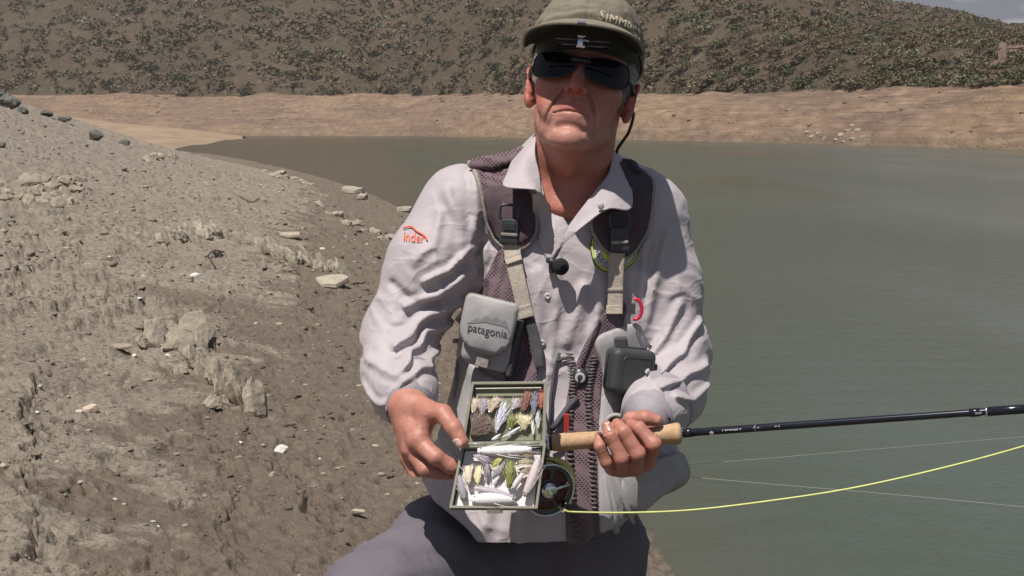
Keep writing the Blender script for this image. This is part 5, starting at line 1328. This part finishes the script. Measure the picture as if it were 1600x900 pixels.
v, f = tube([c + [-.007, -.002, -.028], c + [-.009, -.002, -.034], c + [-.010, -.001, -.040]], [.002, .003, .0018], 8); part('swivel', mesh_of(v, f), M_chrome, RT, True)
v, f = tube([c + [-.010, -.001, -.038], surf(882, 625, .012, bvh_t), surf(868, 640, .014, bvh_t)], .0006, 5); part('pull_line', mesh_of(v, f), M_plast, RT)
# case
CC = B(983, 580, surf(985, 580, 0, bvh_t)[1] - YB - .045); RCc = rotY(math.radians(9)) @ rotZ(math.radians(22)) @ rotX(math.radians(-6))
CS = empty('zip_case', 'hard dark grey zipped case hanging beside the elbow on the vest', 'case', loc=tuple(CC))
M_case = plain('charcoal moulded case', (.040, .042, .043), .6, .12, 90, .35, .001, 900)
V_, F_ = net(lambda p: s_box(p, (0, 0, 0), (.0365, .020, .0345), .011), (-.045, -.028, -.043), (.045, .028, .043), .0026); part('shell', mesh_of(loc(CC, RCc, V_), F_), M_case, CS, True)
out = rounded_plate(.0250, .0240, .006, .006); G = [loc(CC, RCc, (x + .004, -.0195, z - .002)) for x, z in np.vstack([out, out[:1]])]
v, f = tube(G, .0012, 6, False); part('panel_seam', mesh_of(v, f), M_plast, CS, True)
v, f = tube([loc(CC, RCc, q) for q in ((-.0372, .003, -.024), (-.0375, .003, .024), (-.026, .003, .0355), (.026, .003, .0355), (.0375, .003, .024))], .0016, 6); part('zip', mesh_of(v, f), M_plast, CS, True)
v, f = boxm(CC + np.array([-.012, .02, .038]), (.010, .010, .012)); soft(part('belt_loop', mesh_of(v, f), M_nyld, CS), .003)
# bright red clip and red tag
CK = empty('red_clip', 'bright red curved clip at the end of the right hand strap', 'clip', loc=tuple(surf(978, 477, .02)))
c = np.array(CK.location); v, f = tube([c + np.array([math.cos(a) * .0095, 0, math.sin(a) * .0155]) for a in np.linspace(-1.9, 1.9, 20)], [.0028] * 20, 8); part('hook', mesh_of(v, f), plain('red plastic', (.62, .02, .07), .3), CK, True)
v, f = boxm(c + np.array([-.004, .004, 0]), (.004, .003, .008)); part('core', mesh_of(v, f), M_nyld, CK)
sp = [surf(880, y, .012, bvh_t) for y in (628, 640, 655, 672)]; v, f = boxm(np.mean(sp, 0), (.0042, .0025, .023)); soft(tag(obj('red_tag', mesh_of(v, f), plain('red webbing', (.40, .035, .03), .6, .1, 300)), 'narrow red tag standing upright between the box and the vest', 'tag'), .001)
# pocket mouth above the hand; a black disc stands in for its shaded hollow
v, f = tube([surf(945, 652, .024, bvh_t) + np.array([math.cos(a) * .017, 0, math.sin(a) * .019]) for a in np.linspace(0, 2 * math.pi, 33)], .0035, 8, False); part('pocket_mouth', mesh_of(v, f), M_nyl, VE, True)
v, f = tube([surf(945, 652, .020, bvh_t) + np.array([0, k, 0]) for k in (0, -.002)], [.0165, .016], 32); part('pocket_hollow_shade', mesh_of(v, f), M_blk, VE)
# ================================================================== stones and slate on the bank
rn = np.random.RandomState(21)
def _rock(c1, c2, sc=14):
    def fn(t, b, co, geo):
        n = t.noise(t.mapv(geo, (1, 1, 2.5)), sc, 7, .65); n2 = t.noise(geo, sc * 6, 4)
        c = t.mix(t.ramp(n, [(.35, 0), (.65, 1)]), c1, c2); c = t.mix(t.ramp(n2, [(.55, 0), (.75, .35)]), c, (.44, .385, .31))
        t.l.new(c, b.inputs['Base Color']); bump(t, b, n, .7, .012)
    return fn
M_slate = material('slate', fn=_rock((.235, .195, .150), (.34, .29, .228)), rough=.85, Specular_IOR_Level=.25)
M_slatedk = material('dark weathered slate', fn=_rock((.085, .085, .078), (.15, .148, .13), 8), rough=.9, Specular_IOR_Level=.2)
M_pale = material('pale stone', fn=_rock((.28, .24, .185), (.40, .35, .28)), rough=.85, Specular_IOR_Level=.2)
M_white = material('white quartz', fn=_rock((.62, .58, .52), (.78, .75, .70), 40), rough=.7)
M_pink = material('pinkish stone', fn=_rock((.40, .30, .24), (.56, .46, .38), 30), rough=.8)
def slab_mesh(w, h, th, n=8, seed=0):
    """a broken plate: ragged outline in x-z, thickness along y"""
    r_ = np.random.RandomState(seed); a = np.sort(np.linspace(0, 2 * math.pi, n, endpoint=False) + r_.uniform(-.25, .25, n)); rad = r_.uniform(.72, 1.1, n)
    x = np.cos(a) * w / 2 * rad; z = np.sin(a) * h / 2 * rad; y1 = th / 2 * r_.uniform(.5, 1.2, n)
    V = np.concatenate([np.stack([x * .9, -y1, z * .9], 1), np.stack([x, -y1 * .2, z], 1), np.stack([x * .93, y1, z * .93], 1), [[0, -th * .62, 0], [0, th * .62, 0]]])
    F = []
    for i in range(n):
        j = (i + 1) % n; F += [(i, j, n + j, n + i), (n + i, n + j, 2 * n + j, 2 * n + i), (3 * n, j, i), (3 * n + 1, 2 * n + i, 2 * n + j)]
    return V, F
def boulder_mesh(sx, sy, sz, seed=0, sub=3, rough=.35):
    bm = bmesh.new(); bmesh.ops.create_icosphere(bm, subdivisions=sub, radius=1); V = np.array([v.co for v in bm.verts]); F = [tuple(v.index for v in f.verts) for f in bm.faces]; bm.free()
    d = 1 + (fbm(V * 1.3 + seed * 3.7, 3, seed) - .5)[:, None] * rough * 2; r_ = np.random.RandomState(seed)
    V = V * d
    for _ in range(7):                                           # knock flat faces on it
        nn = r_.normal(size=3); nn /= np.linalg.norm(nn); k = r_.uniform(.62, .9); s = V @ nn; V = np.where((s > k)[:, None], V - np.outer(s - k, nn), V)
    return V * np.array([sx, sy, sz]), F
def stone(name, label, px, py, wpx, hpx, mat, seed, group=None, cat='stone', dpx=None, sink=.25, rough=.3, rot=0):
    g = on_bank(px, py); s = g[1] / FPX; z = bank_z(g[0], g[1]); sx, sz = wpx * s / 2, max(hpx * s / 2, .004); sy = (dpx or wpx * .8) * s / 2
    V, F = boulder_mesh(sx, sy, sz, seed, 3, rough)
    o = obj(name, mesh_of(V, F), mat, None, False); o.location = (g[0], g[1], z + sz * (1 - sink) - .004); o.rotation_euler = (0, 0, rot)
    return tag(o, label, cat, group)
def outcrop(label, specs, mat, group='slate outcrops on the bank'):
    """specs: list of (px, py, width px, height px, thickness px, yaw, lean, tilt)"""
    g0 = on_bank(specs[0][0], specs[0][1]); E = empty('slate_outcrop', label, 'rock outcrop', group, (g0[0], g0[1], bank_z(g0[0], g0[1])))
    for i, (px, py, w, h, th, yaw, lean, tilt) in enumerate(specs):
        k = rn.uniform(.8, 1.3); px += rn.uniform(-3, 3); py += rn.uniform(-2, 2); g = on_bank(px, py); s = g[1] / FPX; sd = int(px * 7 + py * 3) % 997
        sd = int(px * 7 + py * 3) % 997; V, F = boulder_mesh(1, 1, 1, sd, 3, .55)
        V = V + (fbm(V * 2.6 + sd, 4, 3)[:, None] - .5) * V * .75                                    # ragged, splintered edges
        V = V * np.array([w * s * .56, th * s * .62, h * s * .52 * k])
        R = rotZ(math.radians(yaw + rn.uniform(-14, 14))) @ rotX(math.radians(lean)) @ rotY(math.radians(tilt)); V = V @ R.T
        part('slab', mesh_of(V + np.array([g[0], g[1], bank_z(g[0], g[1]) + h * s * .20 * k]), F), mat, E)
    return E
outcrop('tall slate slab leaning to the left with a dark shadow, left of the man', [(306, 542, 56, 88, 13, 50, -40, 30), (288, 550, 50, 56, 11, 50, -44, 28), (316, 554, 26, 44, 14, 50, -20, 0), (268, 556, 26, 24, 8, 55, -50, 10)], M_slate)
outcrop('small slate slab with a shadow left of the tall leaning one', [(236, 546, 40, 62, 15, 60, -30, 22), (222, 552, 24, 22, 10, 60, -40, 10)], M_slate)
outcrop('row of standing slate plates nearest the man', [(300, 585, 30, 34, 9, 66, -30, 5), (318, 592, 34, 40, 10, 60, -28, 0), (334, 604, 36, 46, 10, 64, -30, 6), (350, 620, 46, 66, 12, 66, -26, 2), (367, 632, 52, 78, 12, 64, -24, -4), (384, 640, 54, 84, 12, 68, -22, 3), (398, 648, 46, 74, 14, 66, -20, 6), (280, 590, 26, 26, 8, 60, -40, 0), (330, 640, 30, 28, 8, 55, -50, 0)], M_slate)
outcrop('long row of pale upright slate plates below the shore stones', [(405 + i * 11.5, 388 + i * 3.6 + (i % 3) * 3, 22 + (i % 4) * 3, 26 + (i * 7 % 5) * 4, 7, 60 + (i * 13 % 20), -25 - (i * 5 % 12), (i * 11 % 20) - 10) for i in range(13)], M_pale)
outcrop('short cluster of pinkish slate plates in the middle of the bank', [(255 + i * 12, 382 - (i % 2) * 5 - i * 1.2, 24, 26 + (i * 5 % 3) * 6, 9, 50 + (i * 17 % 40), -20 - i * 3, (i * 13 % 24) - 12) for i in range(8)], M_pale)
outcrop('jagged field of low slate edges at the left border of the bank', [(rn.uniform(-10, 128), rn.uniform(282, 330), rn.uniform(16, 30), rn.uniform(12, 24), rn.uniform(6, 10), rn.uniform(20, 60), rn.uniform(-50, -25), rn.uniform(-20, 20)) for i in range(46)], M_slate)
outcrop('thin line of slate edges running down to the waterline', [(500 + i * 14, 325 + i * 6.5 + (i % 2) * 4, 24, 14, 6, 60, -50, (i * 7 % 20) - 10) for i in range(9)], M_pale)
outcrop('low pale slate ledge high on the bank beside the water', [(232 + i * 11, 250 + i * .6, 12, 13, 5, 40 + i * 10, -30, 0) for i in range(5)], M_pale)
outcrop('slate edges along the top of the bank by the water', [(415 + i * 11, 270 + i * 3.3, 15, 9, 5, 50, -40, 8) for i in range(8)], M_pale)
def flat(label, px, py, w, d, th, yaw, tx, ty, mat, seed, group='flat stones on the bank'):
    g = on_bank(px, py); s = g[1] / FPX; V, F = slab_mesh(w * s, d * s, th * s, 9, seed); R = rotZ(math.radians(yaw)) @ rotX(math.radians(90 + tx)) @ rotY(math.radians(ty))
    o = obj('flat_stone', mesh_of(V @ R.T, F), mat); o.location = (g[0], g[1], bank_z(g[0], g[1]) + th * s * .5 + .012); return tag(o, label, 'stone', group)
flat('large flat pale stone lying tilted just left of the man\'s sleeve', 521, 449, 66, 62, 9, -14, 14, 10, M_pale, 5)
flat('flat pale stone sticking out over the water, farther one of two', 551, 303, 40, 60, 9, 8, 4, 0, M_pale, 6)
flat('small flat stone right beside the farther overhanging one', 566, 314, 20, 34, 8, -10, 5, 0, M_pale, 7)
flat('flat pale stone at the waterline just left of the man\'s shoulder', 632, 332, 26, 50, 8, 5, 3, 0, M_pale, 8)
flat('thin greyish stone plate lying on the middle of the bank', 190, 553, 46, 20, 4, -16, 10, 0, M_slate, 9)
flat('flat light stone beside the row of pale plates', 455, 372, 44, 30, 6, -20, 10, 4, M_pale, 10)
flat('small flat stone near the edge of the trouser leg', 560, 806, 26, 16, 6, -20, 12, 0, M_pale, 11)
flat('pale flat stone uphill from the overhanging ones', 438, 274, 22, 40, 6, 0, 5, 0, M_pale, 12)
stone('white_stone', 'bright white quartz stone alone on the damp silt', 440, 718, 24, 15, M_white, 2, 'bright stones on the bank')
stone('pink_stone', 'rounded pinkish stone at the left of the bank', 141, 651, 30, 17, M_pink, 3, 'bright stones on the bank')
stone('pink_stone', 'small flat pinkish stone touching the rounded one', 125, 655, 18, 6, M_pink, 4, 'bright stones on the bank')
stone('white_stone', 'small white stone beneath the row of pale plates', 504, 388, 9, 6, M_white, 5, 'bright stones on the bank')
stone('white_stone', 'tiny white stone near the tall leaning slab', 262, 561, 9, 6, M_white, 6, 'bright stones on the bank')
stone('white_stone', 'white speck of quartz by the small slate slab', 210, 560, 9, 6, M_white, 7, 'bright stones on the bank')
for i, (px, py, w, h, lb) in enumerate(((14, 168, 34, 26, 'largest dark boulder on the crest at the left border'), (34, 176, 22, 14, 'dark boulder just right of the largest on the crest'), (74, 184, 24, 12, 'low dark rock on the crest, third from the left'), (100, 192, 22, 10, 'flat dark rock on the crest above the pale sand'),
        (150, 219, 22, 20, 'pointed dark rock standing alone on the bank crest'), (194, 228, 20, 11, 'small dark rock right of the pointed one'), (126, 192, 14, 7, 'tiny dark rock on the crest beside the flat one'), (4, 154, 14, 12, 'dark rock cut by the left border'), (3, 232, 14, 10, 'dark rock low at the left border'))):
    stone('dark_rock', lb, px, py, w, h, M_slatedk, 30 + i, 'dark rocks on the crest of the bank', 'rock', sink=.2, rough=.5)
# dry twigs
M_twig = plain('dry twig', (.07, .05, .035), .9)
for i, (pts, lb) in enumerate((([(322, 414), (335, 405), (350, 397)], 'dark forked twig lying on the middle of the bank'), ([(325, 410), (331, 418), (336, 424)], 'short twig touching the forked one'), ([(372, 310), (392, 318), (405, 314)], 'thin dark stick high on the bank'))):
    q = [on_bank(*p_) for p_ in pts]; q = [np.array([a[0], a[1], bank_z(a[0], a[1]) + .02]) for a in q]; v, f = tube(spline(q, 10), .006, 6); tag(obj('twig', mesh_of(v, f), M_twig), lb, 'twig', 'twigs on the bank')
# loose chips and clods nobody could count
def scatter(n, name, mat_list, probs, smin_, smax_, label, flatk=.45, pxr=(-250, 1080), nearb=1.0):
    Vs, Fs, Mi, o = [], [], [], 0; base = []
    bm = bmesh.new(); bmesh.ops.create_icosphere(bm, subdivisions=1, radius=1); bv = np.array([v.co for v in bm.verts]); bf = np.array([[v.index for v in f.verts] for f in bm.faces]); bm.free()
    Y = 1.9 * (24 / 1.9) ** (rn.rand(n) ** nearb); u = rn.uniform(-.5, .14, n); X = Y * u; dd_ = np.interp(Y, WLy, WLx) - X
    ok = (dd_ > -.02) & (fbm(np.stack([X * 2.2, Y * 1.6, X * 0], -1), 3, 88) > rn.uniform(.22, .60, n)); X, Y = X[ok], Y[ok]; Z = bank_h(X, Y); m = len(X)
    S = (smin_ + (smax_ - smin_) * rn.rand(m) ** 8) * np.clip(Y / 4, .6, 3)
    sc = np.stack([S * rn.uniform(.8, 1.5, m), S * rn.uniform(.7, 1.2, m), S * rn.uniform(.25, flatk * 1.5, m)], 1)
    V = bv[None] * rn.uniform(.6, 1.2, (m, len(bv), 1)) * sc[:, None, :]; an = rn.uniform(0, 6.28, m); c, s = np.cos(an)[:, None], np.sin(an)[:, None]
    V = np.stack([V[..., 0] * c - V[..., 1] * s, V[..., 0] * s + V[..., 1] * c, V[..., 2]], -1) + np.stack([X, Y, Z], 1)[:, None, :]
    F = bf[None] + (np.arange(m) * len(bv))[:, None, None]; me = mesh_of(V.reshape(-1, 3), F.reshape(-1, 3))
    o_ = obj(name, me, mat_list); me.polygons.foreach_set('material_index', np.repeat(rn.choice(len(mat_list), m, p=probs), len(bf)).astype(np.int32)); return tag(o_, label, 'gravel', None, 'stuff')
scatter(34000, 'gravel', [M_slate, M_soil, M_pale, M_white, M_pink], [.16, .76, .05, .018, .012], .0020, .016, 'loose slate chips and small clods strewn over the whole bank')

# ================================================================== scrub on the hill
def leaf_mat(name, c):
    def fn(t, b, co, geo):
        n = t.noise(geo, 1.2, 3); t.l.new(t.mix(1.0, c, t.ramp(n, [(.3, .65), (.7, 1.35)]), 'MULTIPLY'), b.inputs['Base Color'])
    return material(name, fn=fn, rough=.9, Specular_IOR_Level=.1)
TONES = [leaf_mat('olive scrub', (.135, .122, .072)), leaf_mat('brown scrub', (.150, .112, .074)), leaf_mat('dark green scrub', (.088, .096, .052)), leaf_mat('grey green scrub', (.175, .165, .108)), leaf_mat('dry pale scrub', (.22, .175, .115))]
def bush_arrays(nleaf, seed, leaf=.22):
    r_ = np.random.RandomState(seed); a = r_.uniform(0, 2 * math.pi, nleaf); e = np.arcsin(r_.uniform(-.05, 1, nleaf)); rad = r_.uniform(.55, 1.05, nleaf)
    lob = 1 + .22 * np.sin(a * 3 + seed) * np.cos(e)
    c = np.stack([np.cos(a) * np.cos(e) * rad * lob, np.sin(a) * np.cos(e) * rad * lob, np.sin(e) * rad * .72 + .05], 1)
    d1 = r_.normal(size=(nleaf, 3)); d1 /= np.linalg.norm(d1, axis=1)[:, None]; d2 = np.cross(d1, r_.normal(size=(nleaf, 3))); d2 /= np.linalg.norm(d2, axis=1)[:, None]; s = leaf * r_.uniform(.6, 1.3, (nleaf, 1))
    V = np.stack([c - d1 * s, c + d2 * s * .6, c + d1 * s, c - d2 * s * .6], 1).reshape(-1, 3); return V, np.arange(nleaf * 4).reshape(-1, 4)
def trunk_arrays():
    P_ = []
    for k in range(4):
        a = k * 1.6; P_.append(tube([(0, 0, -.35), (.15 * math.cos(a), .15 * math.sin(a), .2), (.45 * math.cos(a), .45 * math.sin(a), .55)], [.07, .05, .02], 4, False))
    return mjoin(P_)
STEM = mesh_of(*trunk_arrays()); M_stem = plain('grey brown stem', (.09, .07, .055), .95); STEM.materials.append(M_stem)
CROWN = []
for k in range(5):
    for s_ in range(3):
        V, F = bush_arrays(230, 100 + k * 7 + s_, .17); me = mesh_of(V, F); me.materials.append(TONES[k]); CROWN.append(me)
def bush(px, v, wpx, tone, label, group='scrub bushes on the far hillside', name='scrub_bush', hk=1.0, seed=0):
    p_ = far_point(px, v); p_[2] += float(far_disp(p_[None], np.array([v]))[0]); r = wpx * p_[1] / FPX / 2
    E = empty(name, label, 'bush', group, tuple(p_)); E.scale = (r, r, r * hk); E.rotation_euler = (0, 0, rn.uniform(0, 6.28))
    c = bpy.data.objects.new('crown', CROWN[tone * 3 + seed % 3]); COL.objects.link(c); c.parent = E
    s = bpy.data.objects.new('stem', STEM); COL.objects.link(s); s.parent = E
    return E
# v at which a column of the hill is seen at height py
def v_for(px, py):
    vs = np.linspace(.5, 2.0, 400); Yp = []; ys = []
    for v in vs:
        q = far_point(px, v); zc = q[2] - H; yc = q[1]; c, s = math.cos(PITCH), math.sin(PITCH); ys.append(450 - FPX * (zc * c + yc * s) / (yc * c - zc * s))
    return float(np.interp(-py, -np.array(ys), vs))
BIG = [(1247, 139, 34, 2, 'round green bush at the foot of the hill, left of centre in the right half'), (1414, 112, 30, 3, 'large pale green bush above the red path, left one of two'), (1446, 108, 28, 3, 'large pale green bush above the red path, right one of two'),
       (1411, 132, 30, 0, 'olive bush below the two large pale green ones'), (1451, 139, 30, 2, 'dark green round bush at the edge of the bare earth'), (1503, 138, 30, 2, 'dark bush between the round green one and the stone pillar'),
       (1550, 138, 26, 2, 'dark green bush right at the foot of the stone pillar'), (1592, 136, 34, 2, 'dark green bush at the right border'), (1520, 116, 28, 3, 'grey green bush left of the stone pillar'), (1298, 133, 30, 1, 'brown bush right of the round green one'),
       (1350, 138, 20, 2, 'small dark bush between the brown one and the red path'), (1569, 84, 26, 3, 'pale bush above the stone pillar'), (1380, 133, 22, 1, 'brownish bush beside the red path'), (1090, 146, 22, 0, 'olive bush at the hill foot right of the man\'s cap'),
       (1190, 142, 20, 0, 'small olive bush at the hill foot left of the round green one'), (1468, 14, 10, 2, 'tiny dark tree standing on the skyline'), (1486, 18, 14, 2, 'low dark thicket on the skyline right of the tiny tree'), (1412, 6, 10, 0, 'low tuft on the skyline near the left end of the sky')]
for i, (px, py, w, tn, lb) in enumerate(BIG): bush(px, v_for(px, py), w, tn, lb, seed=i, hk=1.1)
# all the others
N = 26500; pxr = rn.uniform(-420, 2000, N); vv_ = 1.0 + rn.rand(N) ** 1.15 * .98
vis = []
cY = np.interp(pxr, pxs, Ys * 0 + 1)
Q = np.zeros((N, 3))
w_ = vv_ - 1; Ytp, Ykp, ztp, zkp = (np.interp(pxr, pxs, a) for a in (Yt, Yk, z_t, z_k)); Q[:, 1] = Ytp + (Ykp - Ytp) * w_; Q[:, 2] = ztp + (zkp - ztp) * w_ ** .93; Q[:, 0] = Q[:, 1] * np.interp(pxr, pxs, Xr)
Q[:, 2] += far_disp(Q, vv_)
yim = 200 - (Q[:, 2] - H) / Q[:, 1] * FPX
dens = fbm(Q * np.array([.045, .045, .0]), 3, 91); bare = fbm(Q * np.array([.16, .10, 0]), 3, 95)
okk = (yim > -25) & (bare < rn.uniform(.60, .90, N) - .10 * np.clip((pxr - 950) / 500, 0, 1) * (yim > 80)) & (dens > -.1)
Q, vv_, pxr, yim = Q[okk], vv_[okk], pxr[okk], yim[okk]
size = (.5 + .95 * rn.rand(len(Q)) ** 1.6) * np.interp(pxr, [-160, 900, 1200, 1600], [1.30, 1.15, .80, .62]); spx = size / Q[:, 1] * FPX * 2
tone = np.where(rn.rand(len(Q)) < .42, 1, np.where(rn.rand(len(Q)) < .5, 0, np.where(rn.rand(len(Q)) < .55, 2, np.where(rn.rand(len(Q)) < .8, 3, 4))))
inview = (pxr > 0) & (pxr < 1600) & (yim > 2) & ~((pxr > 815) & (pxr < 1010)); order = np.argsort(-np.where(inview, spx, 0)); top = order[:278]; rest = order[278:]
TN = ['olive', 'brown', 'dark green', 'grey green', 'straw coloured']
def zone(px, py):
    a = next(t for x, t in ((820, 'left of the cap'), (1085, 'just right of the cap'), (1180, 'right of the cap'), (1262, 'over the round green bush'), (1330, 'past the round green bush'), (1400, 'over the small dark bush'), (1465, 'over the pale green bushes'), (1530, 'left of the stone pillar'), (9999, 'by the stone pillar')) if px < x)
    b_ = next(t for y, t in ((18, 'near the skyline'), (40, 'high on the slope'), (62, 'on the upper slope'), (84, 'halfway up the slope'), (104, 'on the lower slope'), (122, 'low on the slope'), (999, 'at the slope foot')) if py < y)
    return b_, a
from collections import defaultdict
lab = defaultdict(list)
for i in top: lab[(tone[i],) + zone(pxr[i], yim[i])].append(i)
ORD = ['leftmost', 'second', 'third', 'fourth', 'fifth', 'sixth', 'seventh', 'eighth', 'ninth', 'tenth', 'eleventh', 'twelfth', 'thirteenth', 'fourteenth', 'fifteenth', 'sixteenth']
for (tn_, b_, a), ids in lab.items():
    ids.sort(key=lambda j: pxr[j])
    for n_, i in enumerate(ids):
        L_ = f'{TN[tn_]} bush {b_}, {a}' if len(ids) == 1 else ('leftmost ' if n_ == 0 else 'rightmost ' if n_ == len(ids) - 1 else ORD[min(n_, 15)] + ' ') + f'{TN[tn_]} bush {b_}, {a}'
        p_ = Q[i]; r = size[i]; E = empty('scrub_bush', L_, 'bush', 'scrub bushes on the far hillside', tuple(p_))
        E.scale = (r * 1.1, r * 1.1, r * rn.uniform(.75, 1.0)); E.rotation_euler = (0, 0, rn.uniform(0, 6.28))
        for nm, me in (('crown', CROWN[tone[i] * 3 + i % 3]), ('stem', STEM)):
            c = bpy.data.objects.new(nm, me); COL.objects.link(c); c.parent = E
prot = [bush_arrays(24, 300 + k, .32) for k in range(6)]; prot2 = [bush_arrays(90, 320 + k, .17) for k in range(6)]
Vb, Fb, Mb, o = [], [], [], 0
for i in rest:
    V, F = (prot2 if pxr[i] > 1040 and yim[i] > 40 else prot)[i % 6]; a = rn.uniform(0, 6.28); c, s = math.cos(a), math.sin(a); r = size[i]
    V = np.stack([(V[:, 0] * c - V[:, 1] * s) * r * 1.1, (V[:, 0] * s + V[:, 1] * c) * r * 1.1, V[:, 2] * r * .9], 1) + Q[i]; Vb.append(V); Fb.append(F + o); Mb.append(np.full(len(F), tone[i])); o += len(V)
me = mesh_of(np.concatenate(Vb), np.concatenate(Fb)); ob = obj('scrub', me, TONES); me.polygons.foreach_set('material_index', np.concatenate(Mb).astype(np.int32)); tag(ob, 'low dry scrub covering the far hillside', 'scrub', None, 'stuff')
# ruined masonry on the right
def far_at(px, py): v = v_for(px, py); q = far_point(px, v); q[2] += float(far_disp(q[None], np.array([v]))[0]); return q
RU = empty('ruined_wall', 'ruined pale stone pillar with a bit of wall, on the far slope at the right', 'ruin', loc=tuple(far_at(1552, 124)))
g = np.array(RU.location); s = g[1] / FPX; M_mas = plain('weathered masonry', (.36, .25, .19), .95, .25, 3, .6, .05)
for k in range(8):
    v, f = boxm(g + np.array([rn.uniform(-.6, .6) * s, 0, (2 + k * 4.3) * s]), (5.2 * s * (1 - .03 * k), .25, 2.12 * s), rotZ(rn.uniform(-.12, .12))); part('stone_block', mesh_of(v, f), M_mas, RU)
for k, (dx, dz, w) in enumerate(((-9, 2, 4.5), (-7, 5.5, 3), (-13, 1, 4), (12, 28, 4), (20, 28, 4), (28, 29, 5), (38, 29, 5), (46, 28, 4), (14, 22, 5), (24, 22, 5), (34, 23, 5))):
    v, f = boxm(g + np.array([dx * s, .15, dz * s]), (w * s, .25, 2.0 * s), rotZ(rn.uniform(-.12, .12))); part('stone_block', mesh_of(v, f), M_mas, RU)
# pale rocks at the far waterline
for i, (px, py, w, h) in enumerate(((1256, 216, 11, 9), (1264, 220, 12, 7), (1273, 217, 10, 10), (1282, 221, 9, 6), (1308, 218, 13, 10), (1318, 213, 12, 10), (1326, 221, 12, 7), (1334, 214, 12, 10), (1342, 219, 11, 8), (1312, 224, 10, 5), (1300, 222, 8, 5), (1350, 222, 9, 5), (1325, 207, 9, 6))):
    vq = np.interp(py, [205, 226], [.24, .03]); q = far_point(px, vq); q[2] += float(far_disp(q[None], np.array([vq]))[0]); s = q[1] / FPX
    V, F = boulder_mesh(w * s / 2, w * s / 2.4, h * s / 2, 60 + i, 2, .5); o_ = obj('pale_rock', mesh_of(V, F), M_pale); o_.location = q
    tag(o_, 'pale broken rock in the left cluster at the far waterline' if px < 1290 else 'pale broken rock in the right cluster at the far waterline', 'rock', 'pale rocks at the far waterline left cluster' if px < 1290 else 'pale rocks at the far waterline right cluster')
# dark stones and washed out edges on the bare band
m = 420; px_ = rn.uniform(-50, 1700, m); v_ = rn.uniform(.08, .99, m) ** .8; Qb = np.zeros((m, 3)); Ysp, Ytp2, ztp2 = (np.interp(px_, pxs, a) for a in (Ys, Yt, z_t)); Qb[:, 1] = Ysp + (Ytp2 - Ysp) * v_; Qb[:, 2] = ztp2 * v_ ** .85 - .25 * (1 - v_) ** 6; Qb[:, 0] = Qb[:, 1] * np.interp(px_, pxs, Xr); Qb[:, 2] += far_disp(Qb, v_)
kk = fbm(Qb * np.array([.08, .08, 0]), 3, 44) > rn.uniform(.38, .68, m); Qb = Qb[kk]; bv_, bf_ = boulder_mesh(1, 1, 1, 5, 1, .5); bf_ = np.array(bf_); m = len(Qb)
S_ = rn.uniform(.05, .30, m) * np.clip(Qb[:, 1] / 150, .4, 1.3); V = bv_[None] * np.stack([S_ * rn.uniform(1, 2.6, m), S_, S_ * .6], 1)[:, None, :] + Qb[:, None, :]; F = bf_[None] + (np.arange(m) * len(bv_))[:, None, None]
me = mesh_of(V.reshape(-1, 3), F.reshape(-1, 3)); ob = obj('shore_stones', me, [M_slatedk, M_mas]); me.polygons.foreach_set('material_index', np.repeat(rn.choice(2, m, p=[.6, .4]), len(bf_)).astype(np.int32)); tag(ob, 'scattered stones and clods on the bare far shore', 'stones', None, 'stuff')

# ================================================================== air
_v, _f = boxm((0, 600, 130), (1400, 640, 140)); _v[:, 2] = np.where(_v[:, 2] < 100, -3.5, 330)
HZ = obj('haze', mesh_of(_v, _f)); tag(HZ, 'thin summer haze over the lake', None, None, 'stuff')
mh = bpy.data.materials.new('haze air'); mh.use_nodes = True; tn = NT(mh.node_tree); tn.n.remove(tn.n['Principled BSDF'])
pv = tn.new('ShaderNodeVolumePrincipled', {'Color': (.88, .84, .82, 1), 'Density': .00042, 'Anisotropy': .3}); tn.l.new(pv.outputs[0], tn.n['Material Output'].inputs['Volume'])
HZ.data.materials.append(mh)
